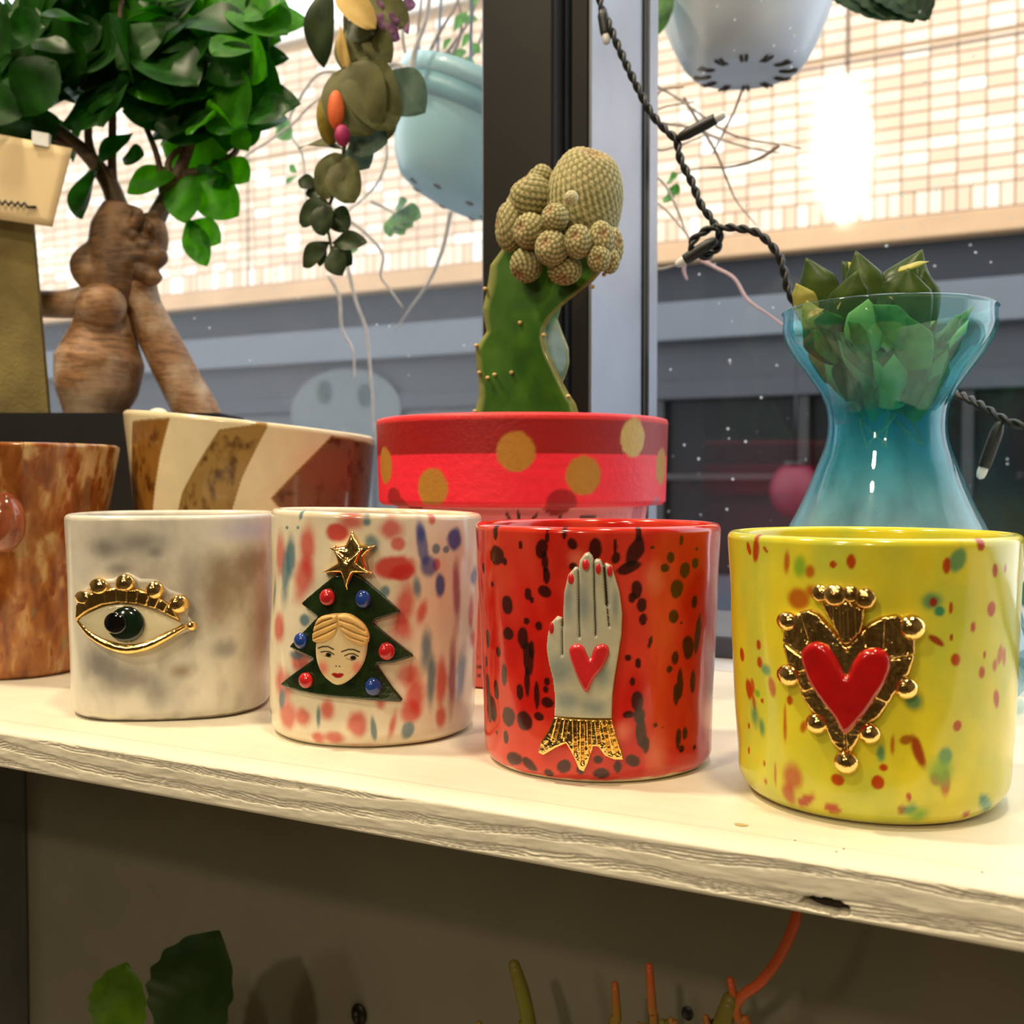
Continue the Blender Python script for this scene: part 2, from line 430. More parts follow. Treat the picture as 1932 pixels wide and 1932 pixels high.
mesh('wall', *box(BX0, BX1, FY + .012, FY + 1.2, Zl1, ZT), M['grout'], bld, smooth=False)
TW, TH, G = .100, .050, .006
def tile_vf(w, h):
    b = .003; V = [(0,.012,0),(w,.012,0),(w,.012,h),(0,.012,h),(0,.002,0),(w,.002,0),(w,.002,h),(0,.002,h),(b,0,b),(w-b,0,b),(w-b,0,h-b),(b,0,h-b)]
    return V, [(8,9,10,11)] + [(4+i, 4+(i+1)%4, 8+(i+1)%4, 8+i) for i in range(4)] + [(i, (i+1)%4, 4+(i+1)%4, 4+i) for i in range(4)]
tm = bpy.data.meshes.new('tile'); tm.from_pydata(*[tile_vf(TW - G, TH - G)[0], [], tile_vf(TW - G, TH - G)[1]]); tm.materials.append(M['tile_o'])
sm = bpy.data.meshes.new('soldier_tile'); sm.from_pydata(*[tile_vf(TH - G, TW - G)[0], [], tile_vf(TH - G, TW - G)[1]]); sm.materials.append(M['tile_o'])
rest = []
ZS = Zl1 + .004; ZR = ZS + TW
jx = [float(ony(1597, 300, FY)[0]), float(ony(468, 450, FY)[0])]
jz = float(ony(1750, 92, FY)[2])
cnt = 0
def put(me, name, x, z, near):
    global cnt
    if near and cnt < 300:
        o = bpy.data.objects.new(name, me); COL.objects.link(o); o.parent = bld
        o.location = np.array([x, FY, z]) - ORIGIN[bld.name]; cnt += 1
    else:
        V, Fc = (tile_vf(TW - G, TH - G) if me is tm else tile_vf(TH - G, TW - G))
        rest.append((np.array(V) + (x, FY, z), Fc))
xr0, xr1 = float(ony(1225, 300, FY)[0]) - .1, float(ony(1932, 300, FY)[0]) + .02
k = 0
for x in np.arange(-9.0, 1.9, TH): put(sm, 'soldier_tile', x, ZS, xr0 < x < xr1)
z = ZR
while z < ZT - TH:
    for x in np.arange(-9.0, 1.9, TW): put(tm, 'tile', x, z, xr0 < x < xr1)
    z += TH + (.012 if z < jz < z + TH else 0)
far = mesh('distant_tiles', *join(rest), M['tile_i'], bld, smooth=False); far['kind'] = 'stuff'
M['joint_and_shadow'] = plain('dark_sealant_and_shadow', lin(128, 104, 86), .8)
for x in jx: mesh('expansion_joint', *box(x - .006, x + .006, FY - .002, FY + .01, Zl0, ZT), M['joint_and_shadow'], bld, smooth=False)
mesh('horizontal_joint', *box(-1.35, BX1, FY - .002, FY + .01, jz - .006, jz + .006), M['joint_and_shadow'], bld, smooth=False)
M['ledge'] = plain('ledge_render', lin(196, 158, 118), .8, var=.08, scale=4)
M['soffit'] = plain('soffit_grey', lin(38, 41, 46), .8, var=.15, scale=3)
M['beam'] = plain('fascia_grey', lin(92, 96, 102), .6, var=.08, scale=2)
M['dkband'] = plain('lintel_grey', lin(50, 53, 58), .7, var=.12, scale=2)
M['shopglass'] = plain('dark_shop_glass', lin(12, 15, 16), .3, var=.5, scale=2.2, spec=.12)
M['basewall'] = plain('concrete_base', lin(58, 64, 74), .8, var=.15, scale=2)
M['shutter'] = plain('grey_shutter', lin(66, 70, 72), .6, var=.1, scale=3)
M['copingm'] = plain('pale_coping', lin(225, 215, 200), .7)
mesh('coping', *box(BX0, BX1, FY - .03, FY + .3, ZT, ZT + .05), M['copingm'], bld, smooth=False)
mesh('ledge_shadow_line', *box(BX0, BX1, FY - .004, FY + .012, Zl1 - .002, Zl1 + .012), M['joint_and_shadow'], bld, smooth=False)  # dark strip painting the shadow line on top of the ledge
mesh('ledge', *bevelled_box(BX0, BX1, FY - .035, FY + .3, Zl0, Zl1, .006), M['ledge'], bld, smooth=False)
za, zb, zc, zd, ze = zf(560), zf(635), zf(712), zf(748), zf(1090)
mesh('soffit_band', *box(BX0, BX1, FY + .05, FY + .4, za, Zl0), M['soffit'], bld, smooth=False)
mesh('fascia_beam', *bevelled_box(BX0, BX1, FY - .01, FY + .4, zb, za, .005), M['beam'], bld, smooth=False)
mesh('lintel', *box(BX0, BX1, FY + .06, FY + .4, zc, zb), M['dkband'], bld, smooth=False)
mesh('transom', *bevelled_box(BX0, BX1, FY + .03, FY + .4, zd, zc, .005), M['dkband'], bld, smooth=False)
mesh('base_wall', *box(BX0, BX1, FY + .0, FY + .4, -1.02, ze), M['basewall'], bld, smooth=False)
xsplit = float(ony(1000, 800, FY)[0])
M['divider'] = plain('shop_divider', lin(20, 20, 19), .6)
for k, x in enumerate(np.arange(xsplit, BX1, .62)):
    mesh('shop_window', *box(x, x + .58, FY + .10, FY + .14, ze, zd), M['shopglass'], bld, smooth=False)
    mesh('window_divider', *box(x + .58, x + .62, FY + .05, FY + .2, ze, zd), M['divider'], bld, smooth=False)
for k, x in enumerate(np.arange(xsplit - .9 * 7, xsplit - .01, .9)):
    mesh('shutter_panel', *bevelled_box(x + .01, x + .84, FY + .06, FY + .2, ze, zd, .004), M['shutter'], bld, smooth=False)
    mesh('shutter_post', *box(x + .84, x + .90, FY + .03, FY + .2, ze, zd), M['beam'], bld, smooth=False)
mesh('counter', *box(-2.0, -.9, FY + .02, FY + .09, zf(905), zf(893)), M['divider'], bld, smooth=False)
# pale notice with two green ovals on the shutter
M['notice'] = plain('pale_notice', lin(80, 86, 86), .6); M['oval'] = plain('dark_green_oval', lin(28, 46, 42), .6)
nt_o = thing('shop_notice', ony(650, 770, FY + .025), 'pale grey notice with two dark green ovals on the far shutter', 'sign')
def disc_on(px, py, rx, ry, y, t):
    c = ony(px, py, y); a = np.linspace(0, 2*math.pi, 28, endpoint=False); r = mpp(c)
    P = np.stack([c[0] + rx * r * 1.35 * np.cos(a), np.full(28, y), c[2] + ry * r * np.sin(a)], 1)
    V = np.vstack([P, P + (0, -t, 0)]); return V, [tuple(range(28))[::-1], tuple(range(28, 56))] + [(i, (i+1) % 28, 28 + (i+1) % 28, 28 + i) for i in range(28)]
mesh('sheet', *disc_on(650, 775, 95, 80, FY + .028, .003), M['notice'], nt_o, smooth=False)
for px, py in ((612, 740), (688, 746)): mesh('oval', *disc_on(px, py, 12, 22, FY + .0245, .003), M['oval'], nt_o, smooth=False)
# added lantern for the crimson reflection in the pane
M['red_refl'] = plain('crimson_reflection', lin(92, 12, 34), .6)
refl = thing('pane_red_reflection', ony(1500, 980, FY - .1), 'crimson reflection in the pane, built as a round lantern in front of the dark shopfront', 'reflection_body')
c0 = ony(1500, 925, FY - .1)
mesh('shade', *sphere(c0, (.10, .08, .11), 20, 14), M['red_refl'], refl)
mesh('cap', *lathe([(0, .115), (.05, .112), (.05, .10), (0, .10)], 16, c0), M['frame_black'], refl, smooth=False)
mesh('reflection_cord', *tube([c0 + (0, 0, .11), c0 + (0, 0, .5)], .004, 6), M['frame_black'], refl)
# white street sign just outside the glass on the right
M['white_board'] = plain('white_sign_enamel', lin(225, 228, 230), .4); M['green_print'] = plain('green_print', lin(30, 110, 80), .5)
sy = 1.4
s0 = ony(1905, 1062, sy); s1 = ony(1905, 1290, sy)
sgn = thing('street_sign', (s0[0] + .25, sy, -1.02), 'white street sign board with green lettering, at the right edge behind the vase', 'sign')
mesh('board', *bevelled_box(s0[0], s0[0] + .5, sy, sy + .03, s1[2] - .05, s0[2], .004), M['white_board'], sgn, smooth=False)
mesh('print', *disc_on(1934, 1120, 10, 24, sy - .0005, .001), M['green_print'], sgn, smooth=False)
mesh('print', *disc_on(1934, 1240, 8, 12, sy - .0005, .001), M['green_print'], sgn, smooth=False)
for dx in (.03, .44): mesh('leg', *bevelled_box(s0[0] + dx, s0[0] + dx + .03, sy + .03, sy + .06, -1.02, s0[2], .003), M['alu'], sgn, smooth=False)

# =================================================================== CUPS (hand-built, glazed, with clay reliefs)
class Cup:
    def __init__(s, name, label, px, R, Rb, H, front_y, paint, mat, lean=(0, 0), sq=2.0, sqrot=0.0, wall=.0034, corner=.006, wob=.0005, seed=0, rim=None, cat='cup', foot=None, group='handmade relief cups in the front row', cxy=None):
        cy = front_y + Rb - corner * .9
        s.R, s.Rb, s.H = R, Rb, H; s.lean = lean; s.sq = sq; s.sqrot = sqrot; s.wob = wob; s.seed = seed; s.corner = corner
        d = ray(px, 1200); k = cy / d[1]; s.c = np.array([d[0] * k, cy]) if cxy is None else np.array(cxy)
        s.phi0 = math.atan2(-s.c[1], -s.c[0])
        s.rimf = rim
        s.root = thing(name, (s.c[0], s.c[1], 0), label, cat, group)
        # columns: dense towards the camera
        th = np.concatenate([np.linspace(-1.95, 1.95, 330), np.linspace(1.95, 2*math.pi - 1.95, 90)[1:-1]]) + s.phi0
        zz = np.concatenate([[0.0], s.corner * (1 - np.cos(np.linspace(.15, 1, 10) * math.pi / 2)), np.linspace(s.corner, H - wall * .5, 190)[1:]])
        nt_ = len(th); rows = []; cols = []
        for z in zz:
            P = s.surf(th, np.full(nt_, z)); rows.append(P); cols.append(np.asarray(paint(s, th, np.full(nt_, z))))
        top = s.surf(th, np.full(nt_, H - wall * .5)); ctr = np.array([s.c[0] + lean[0], s.c[1] + lean[1], 0])
        rad = top[:, :2] - ctr[:2]; rl = np.linalg.norm(rad, axis=1)[:, None]; rad = rad / rl
        ctop = np.asarray(paint(s, th, np.full(nt_, H - wall * .5)))
        for a in np.linspace(0, math.pi, 8)[1:]:
            q = top.copy(); q[:, :2] -= rad * wall * .5 * (1 - math.cos(a)); q[:, 2] += wall * .5 * math.sin(a); rows.append(q); cols.append(ctop)
        for f in np.linspace(1, 0, 14)[1:]:
            z = wall + (H - wall * .5 - wall) * f
            P = s.surf(th, np.full(nt_, z)); cc = np.array([s.c[0], s.c[1]]); r2 = P[:, :2] - cc
            P[:, :2] -= r2 / np.linalg.norm(r2, axis=1)[:, None] * wall; rows.append(P); cols.append(np.asarray(paint(s, th + .7, np.full(nt_, z))))
        ring = rows[-1]; ctr3 = np.array([s.c[0], s.c[1], wall]); rows.append(ring * .3 + ctr3 * .7); cols.append(cols[-1])
        V = np.concatenate(rows); Cc = np.concatenate(cols); n = nt_; m_ = len(rows)
        idx = np.arange(n * m_).reshape(m_, n); nx_ = np.roll(idx, -1, axis=1)
        Fc = np.stack([idx[:-1], nx_[:-1], nx_[1:], idx[1:]], -1).reshape(-1, 4).tolist()
        Fc.append(idx[-1].tolist()); Fc.append(idx[0][::-1].tolist())
        s.body = mesh('body', V, Fc, mat, s.root, col=Cc)
    def rz(s, z):
        t = np.clip(z / s.H, 0, 1); r = s.Rb + (s.R - s.Rb) * t
        k = np.clip(1 - z / s.corner, 0, 1); return r - s.corner * .9 * (1 - np.sqrt(np.clip(1 - k * k, 0, 1)))
    def surf(s, th, z, off=0.0):
        th = np.asarray(th, float); z = np.asarray(z, float)
        r = s.rz(z)
        if s.sq != 2.0:
            a = th - s.sqrot; r = r / (np.abs(np.cos(a)) ** s.sq + np.abs(np.sin(a)) ** s.sq) ** (1 / s.sq) * (1 - .03 * (s.sq - 2))
        r = r + s.wob * (fbm(np.cos(th) * 1.6 + s.seed, np.sin(th) * 1.6 + z * 45, s.seed * .37, 2)) + off
        t = z / s.H
        P = np.stack([s.c[0] + s.lean[0] * t + r * np.cos(th), s.c[1] + s.lean[1] * t + r * np.sin(th), z + 0 * r], -1)
        if s.rimf is not None: P[..., 2] = P[..., 2] + s.rimf(th) * t ** 2
        return P
    def hit(s, px, py):
        """photo pixel -> (theta, z) on this cup's outside"""
        d = ray(px, py); R = s.R; out = None
        for _ in range(6):
            o = C[:2] - s.c; a = d[:2] @ d[:2]; b = o @ d[:2]; c = o @ o - R * R; q = b * b - a * c
            k = (-b - math.sqrt(max(q, 0))) / a; p = C + d * k
            th = math.atan2(p[1] - s.c[1], p[0] - s.c[0]); z = min(max(p[2], 0), s.H)
            t = z / s.H; P = s.surf(np.array([th]), np.array([z]))[0]; R = math.hypot(P[0] - s.c[0], P[1] - s.c[1])
        if s.rimf is not None: z = min(max(z - float(s.rimf(np.array([th]))[0]) * (z / s.H) ** 2, 0), s.H)
        return th, z
    def sz(s, px, py):
        th, z = s.hit(px, py); dt = (th - s.phi0 + math.pi) % (2 * math.pi) - math.pi
        return dt * s.R, z
    def wrap(s, S, Z, h):
        return s.surf(np.asarray(S) / s.R + s.phi0, np.asarray(Z), np.asarray(h))

def spots_paint(spots, base, shade=None, foot=None, origin=(0, 0), k=1.0, ragged=.45):
    """spots: (zx, zy, rx, ry, angle, colour, softness) measured on an enlarged view of the photo"""
    cache = {}
    def f(cup, th, z):
        if 'S' not in cache:
            L = []
            for (zx, zy, rx, ry, ang, col, soft) in spots:
                px, py = origin[0] + zx / k, origin[1] + zy / k
                th0, z0 = cup.hit(px, py); p = cup.surf(np.array([th0]), np.array([z0]))[0]; r = mpp(p) / k
                nrm = np.array([math.cos(th0), math.sin(th0)]); vd = (C[:2] - p[:2]); vd /= np.linalg.norm(vd)
                fs = max(.35, float(nrm @ vd))
                L.append((((th0 - cup.phi0 + math.pi) % (2*math.pi) - math.pi) * cup.R, z0, rx * r / fs, ry * r, math.radians(ang), col, soft))
            cache['S'] = L
        dt = (th - cup.phi0 + math.pi) % (2 * math.pi) - math.pi; S = dt * cup.R
        X, Y_ = np.cos(th) * cup.R * 1.0, np.sin(th) * cup.R
        n1 = fbm(S * 260 + 9, z * 200, cup.seed + .3, 3); n2 = fbm(S * 90 + 40, z * 45 + 3, cup.seed + .3, 3)
        Cc = np.asarray(base(S, z, n1, n2), float)
        for (s0, z0, rx, ry, a, col, soft) in cache['S']:
            dx, dz = S - s0, z - z0; ca, sa = math.cos(a), math.sin(a)
            u = (dx * ca + dz * sa) / rx; w = (-dx * sa + dz * ca) / ry
            d = np.sqrt(u * u + w * w)
            if d.min() > 2: continue
            d = d + ragged * n1 * .8 + (.35 * n2 if soft > .4 else .12 * n2)
            al = (1 - sstep(1 - soft, 1 + soft * .6, d)) * (.92 if soft < .4 else .8)
            Cc = Cc * (1 - al[:, None]) + np.array(col[:3]) * al[:, None]
        if foot is not None:
            al = 1 - sstep(.0009, .0016, z + .0009 * fbm(S * 160, z * 0, 2.2, 2)); Cc = Cc * (1 - al[:, None]) + np.array(foot[:3]) * al[:, None]
        return Cc
    return f

def pip(P, poly):
    x, y = P[:, 0], P[:, 1]; inside = np.zeros(len(P), bool); n = len(poly); j = n - 1
    for i in range(n):
        xi, yi = poly[i]; xj, yj = poly[j]
        c = ((yi > y) != (yj > y)) & (x < (xj - xi) * (y - yi) / (yj - yi + 1e-15) + xi); inside ^= c; j = i
    return inside
def dseg(P, A, B):
    A = np.asarray(A); B = np.asarray(B); ab = B - A; t = np.clip(((P - A) @ ab) / (ab @ ab + 1e-18), 0, 1)
    return np.linalg.norm(P - (A + t[:, None] * ab), axis=1)
def dpoly(P, poly, closed=True):
    d = np.full(len(P), 1e9); n = len(poly)
    for i in range(n if closed else n - 1): d = np.minimum(d, dseg(P, poly[i], poly[(i + 1) % n]))
    return d
def smooth_closed(P, n=5):
    P = np.asarray(P, float); out = []
    m_ = len(P)
    for i in range(m_):
        a, b, c, d = P[i-1], P[i], P[(i+1) % m_], P[(i+2) % m_]
        for t in np.linspace(0, 1, n, endpoint=False):
            out.append(.5 * (2*b + (c-a)*t + (2*a-5*b+4*c-d)*t*t + (3*b-a-3*c+d)*t**3))
    return np.array(out)

def relief(cup, name, outline, org, k, mat, parent, thick=.0012, bev=.0010, step=.0006, base_h=0.0, dome=0.0, grooves=(), ridges=(), paint=None, base_col=None, smooth=0, rough=0.0, label=None):
    """clay applique: outline in enlarged-photo pixels, laid on the cup's surface as a thick bevelled piece"""
    to = lambda q: np.array(cup.sz(org[0] + q[0] / k, org[1] + q[1] / k))
    poly = np.array([to(q) for q in outline])
    if smooth: poly = smooth_closed(poly, smooth)
    # resample the outline
    R_ = []
    for i in range(len(poly)):
        a, b = poly[i], poly[(i + 1) % len(poly)]; n = max(1, int(np.linalg.norm(b - a) / step))
        for t in range(n): R_.append(a + (b - a) * t / n)
    ring = np.array(R_)
    lo, hi = ring.min(0), ring.max(0)
    gx, gy = np.meshgrid(np.arange(lo[0], hi[0], step), np.arange(lo[1], hi[1], step)); G_ = np.stack([gx.ravel(), gy.ravel()], 1)
    G_[:, 0] += (np.arange(len(G_)) // gx.shape[1] % 2) * step * .5
    G_ = G_[pip(G_, ring)]; G_ = G_[dpoly(G_, ring) > step * .55]
    pts = np.vstack([ring, G_]); n = len(ring)
    vv, ee, ff, *_ = delaunay_2d_cdt([Vector(p) for p in pts], [(i, (i + 1) % n) for i in range(n)], [], 1, 1e-9)
    P = np.array([tuple(p) for p in vv])
    cen = np.array([P[list(f)].mean(0) for f in ff]); keep = pip(cen, ring); ff = [f for f, q in zip(ff, keep) if q]
    de = dpoly(P, ring); h = base_h + thick * (.25 + .75 * np.sqrt(np.clip(1 - (1 - np.clip(de / bev, 0, 1)) ** 2, 0, 1)))
    if dome: h = h + dome * np.sqrt(np.clip(de / (de.max() + 1e-9), 0, 1))
    if rough: h = h + rough * fbm(P[:, 0] * 900, P[:, 1] * 900, 3.3, 3) * np.clip(de / bev, 0, 1)
    for g, w, dep in grooves:
        gp = np.array([to(q) for q in g]); h = h - dep * np.exp(-(dpoly(P, gp, False) / w) ** 2)
    for g, w, dep in ridges:
        gp = np.array([to(q) for q in g]); h = h + dep * np.exp(-(dpoly(P, gp, False) / w) ** 2)
    W = cup.wrap(P[:, 0], P[:, 1], h)
    # skirt down into the body
    on = np.where(de < 1e-7)[0]; ed = {}
    for f in ff:
        for a, b in zip(f, f[1:] + f[:1]): ed[(a, b)] = ed.get((a, b), 0) + 1
    bd = [(a, b) for (a, b) in ed if (b, a) not in ed]
    sk = {}; extra = []
    base = cup.wrap(P[:, 0], P[:, 1], np.full(len(P), -.0006))
    Vv = list(W)
    for a, b in bd:
        for q in (a, b):
            if q not in sk: sk[q] = len(Vv); Vv.append(base[q])
        extra.append((b, a, sk[a], sk[b]))
    Vv = np.array(Vv); colr = None
    if base_col is not None:
        cc = np.tile(np.array(base_col[:3]), (len(P), 1))
        for kind, g, w, col, soft in (paint or ()):
            if kind == 'line': d = dpoly(P, np.array([to(q) for q in g]), False) / w
            else:
                p0 = to(g); px_, py_ = to((g[0] + w[0], g[1])), to((g[0], g[1] + w[1]))
                d = np.sqrt(((P[:, 0] - p0[0]) / abs(px_[0] - p0[0])) ** 2 + ((P[:, 1] - p0[1]) / abs(py_[1] - p0[1])) ** 2)
            al = 1 - sstep(1 - soft, 1 + soft * .5, d); cc = cc * (1 - al[:, None]) + np.array(col[:3]) * al[:, None]
        colr = np.vstack([cc] + [cc[[q]] for q in sk])
    o = mesh(name, Vv, [tuple(f) for f in ff] + extra, mat, parent, col=colr, label=label)
    return fixnormals(o)
def bead(cup, name, zx, zy, r, org, k, mat, parent, ry=None, h=.75, lift=.3, label=None):
    th, z = cup.hit(org[0] + zx / k, org[1] + zy / k); p = cup.surf(np.array([th]), np.array([z]))[0]; q = mpp(p) / k
    n = np.array([math.cos(th), math.sin(th), 0]); t = np.array([-math.sin(th), math.cos(th), 0])
    fs = max(.5, float(n[:2] @ ((C[:2] - p[:2]) / np.linalg.norm(C[:2] - p[:2]))))
    rx = r * q / fs; rz_ = (ry or r) * q
    return mesh(name, *sphere(p + n * lift * min(rx, rz_), (rx, rz_, min(rx, rz_) * h), 20, 12, axes=[t, (0, 0, 1), n]), mat, parent, label=label)
def surface_tube(cup, pts, org, k, r, lift=.5):
    P = []
    for q in pts:
        th, z = cup.hit(org[0] + q[0] / k, org[1] + q[1] / k); P.append(cup.surf(np.array([th]), np.array([z]), r * lift)[0])
    return P

M['glaze'] = painted('painted_glaze', rough=.14, bmp=.18, bscale=70)
M['glaze_matte'] = painted('satin_glaze', rough=.30, coat=.25, bmp=.2, bscale=60, nvar=.12)
def goldmat():
    m, nt, b = new_mat('gold_lustre'); v = coords(nt); f = noise(nt, v, 700, 4)
    nt.links.new(ramp(nt, noise(nt, v, 160), [(.3, (.62, .36, .10, 1)), (.7, (.95, .66, .24, 1))]), b.inputs['Base Color'])
    setp(b, Metallic=1.0, Roughness=.16); bump(nt, b, f, .35, .0006); return m
M['gold'] = goldmat()
M['gold_smooth'] = plain('smooth_gold_lustre', (.93, .62, .22, 1), .12, 1.0, var=.1, scale=200, bmp=.2, bscale=500)
M['red_gl'] = plain('red_glaze', lin(176, 16, 18), .16, var=.18, scale=180, coat=.6)
M['heart_gl'] = plain('rose_red_glaze', lin(205, 40, 44), .25, var=.15, scale=200, coat=.4)
RB = lin(176, 34, 6); RD = lin(150, 14, 12); GR = lin(104, 168, 40); TE = lin(16, 132, 96)

# ---- yellow cup with the gold heart
YS = [(165,235,11,42,25,RB,.2),(205,242,20,82,-8,RB,.25),(262,240,9,30,45,RB,.2),(388,310,20,75,-3,RB,.5),(765,310,26,46,0,RB,.25),(660,328,20,24,0,RB,.25),
 (525,370,34,45,0,RB,.5),(462,340,40,70,0,GR,.6),(460,530,55,62,0,RB,.55),(535,480,40,40,0,RB,.6),(1530,222,20,26,0,RB,.2),(1612,365,17,46,0,RB,.25),(1672,350,9,32,0,RB,.25),
 (1395,300,46,75,-20,TE,.4),(1328,335,20,48,0,RB,.35),(1245,540,72,62,0,TE,.5),(1285,600,34,36,0,TE,.35),(1250,548,26,34,0,RD,.3),(1352,585,14,42,0,RB,.35),(1590,590,21,46,0,RB,.25),
 (1482,695,18,40,0,RB,.25),(1270,778,62,24,-32,RD,.25),(1355,755,12,28,0,RD,.3),(1378,882,29,40,8,RB,.3),(1550,860,11,26,0,RB,.25),(1535,960,20,43,0,RB,.3),(1640,860,14,60,-10,RB,.4),(1610,920,14,40,0,RB,.4),(1665,870,10,60,5,RB,.4),(1620,1120,15,60,15,RB,.35),
 (222,800,15,32,0,RB,.2),(125,860,12,40,8,RB,.2),(230,905,17,40,0,RB,.2),(262,945,36,42,0,TE,.5),(165,1060,19,62,10,RB,.35),(188,1040,11,48,5,RB,.4),(300,1040,22,64,12,RB,.4),(195,1140,12,62,15,RB,.4),(215,1085,18,26,0,GR,.5),(243,1128,9,18,0,RB,.2),
 (405,1125,19,32,0,RB,.35),(378,1260,11,110,0,RB,.4),(485,1280,20,40,-20,RB,.5),(200,1215,30,85,15,TE,.7),(240,1280,20,60,10,TE,.7),(165,1275,8,22,0,RB,.3),(1135,1130,52,50,0,TE,.5),(1392,1275,26,36,0,RB,.25),
 (1160,1430,34,100,22,RD,.35),(1090,1360,40,30,20,RD,.4),(1010,1390,14,62,0,RB,.45),(940,1435,30,58,0,TE,.5),(955,1520,26,22,0,RB,.35),(1325,1450,46,55,0,TE,.45),(1320,1610,30,75,0,RB,.5),(1265,1590,34,40,0,RB,.6),(1300,1540,70,90,0,GR,.9),
 (685,1590,42,36,0,RB,.3),(920,1607,42,42,0,RB,.18),(660,1765,56,32,0,RB,.2),(1105,1690,18,30,15,RB,.35),(1065,1765,30,34,0,RD,.4),(1112,1765,50,36,20,TE,.45),(1560,1740,62,44,-35,TE,.35),(1440,1795,32,24,-30,RB,.3),(425,1580,60,85,0,RB,.55),(400,1680,40,70,0,RB,.6),(500,1715,80,34,35,RB,.35),
 (255,1495,8,22,0,RB,.3),(265,1605,10,20,0,RB,.3),(320,1560,8,70,0,RB,.4),(165,1420,8,30,0,RB,.3),(1160,1800,60,50,0,GR,.9)]
def yb(S, z, n1, n2):
    a = np.array(lin(226, 210, 48)[:3]); b = np.array(lin(198, 200, 66)[:3]); t = sstep(-.4, .5, n2)[:, None]; return a * (1 - t) + b * t
cupY = Cup('ceramic_cup', 'yellow speckled ceramic cup with a red heart on a gold crest', 1643, .0378, .0350, .0706, .282, spots_paint(YS, yb, origin=(1360, 960), k=3.115, foot=lin(226, 206, 90)), M['glaze'], corner=.0085, seed=1, wob=.0007)
O, K = (1440, 1060), 4.6
crest = relief(cupY, 'gold_crest', [(330,430),(420,405),(500,440),(600,560),(720,720),(840,610),(920,520),(1020,470),(1150,450),(1260,500),(1305,620),(1310,740),(1295,850),(1260,960),(1190,1060),(1120,1170),(1010,1340),(930,1400),(860,1490),(820,1570),(770,1650),(690,1650),(600,1560),(560,1450),(500,1350),(420,1270),(350,1150),(325,1060),(300,960),(235,880),(200,740),(200,620),(240,500)], O, K, M['gold'], cupY.root, thick=.0020, bev=.0009, step=.00030, rough=.00022,
   grooves=[([(340,440),(410,690)], .00022, .0007), ([(200,690),(370,820)], .00022, .0007), ([(370,1130),(470,1100)], .0002, .0006), ([(1060,500),(1050,740)], .0002, .0007), ([(890,560),(890,720)], .0002, .0006), ([(1090,840),(1310,800)], .0002, .0007), ([(1120,1240),(940,1170)], .0002, .0006), ([(330,960),(400,945)], .0002, .0006), ([(720,1480),(730,1640)], .0002, .0006)],
   ridges=[([(540,460),(740,760)], .00035, .0006), ([(205,670),(375,800)], .0002, .0003), ([(1090,820),(1300,780)], .0002, .0003), ([(330,440),(400,690)], .0002, .0002)], label='gold lustre crest with beaded edge')
relief(cupY, 'gold_crown', [(520,350),(640,330),(760,330),(890,400),(880,540),(850,620),(760,720),(700,720),(620,560),(545,420)], O, K, M['gold'], cupY.root, thick=.0024, bev=.0009, step=.00032, rough=.00015,
   grooves=[([(x, 360), (x + 12, 660)], .00022, .0007) for x in (610, 690, 755, 815)], label='fluted gold crown piece')
for zx, zy, r in ((515,268,78),(640,285,98),(765,275,76),(888,312,92)): bead(cupY, 'crown_bead', zx, zy, r, O, K, M['gold'], crest, h=.55, lift=.75)
for zx, zy, r in ((235,510,84),(252,975,95),(485,1390,93),(730,1722,106),(925,1478,93),(1228,1085,97),(1272,560,112)): bead(cupY, 'gold_bead', zx, zy, r, O, K, M['gold_smooth'], crest, h=.8, lift=.55)
heartpts = [(370,830),(385,745),(450,692),(530,690),(600,740),(665,850),(735,975),(785,860),(850,775),(940,735),(1040,752),(1090,820),(1092,920),(1050,1040),(970,1175),(870,1330),(725,1482),(640,1345),(520,1175),(430,1020)]
relief(cupY, 'red_heart', heartpts, O, K, M['red_gl'], cupY.root, thick=.0022, bev=.0016, step=.0005, base_h=.0016, smooth=3, label='glossy red heart')

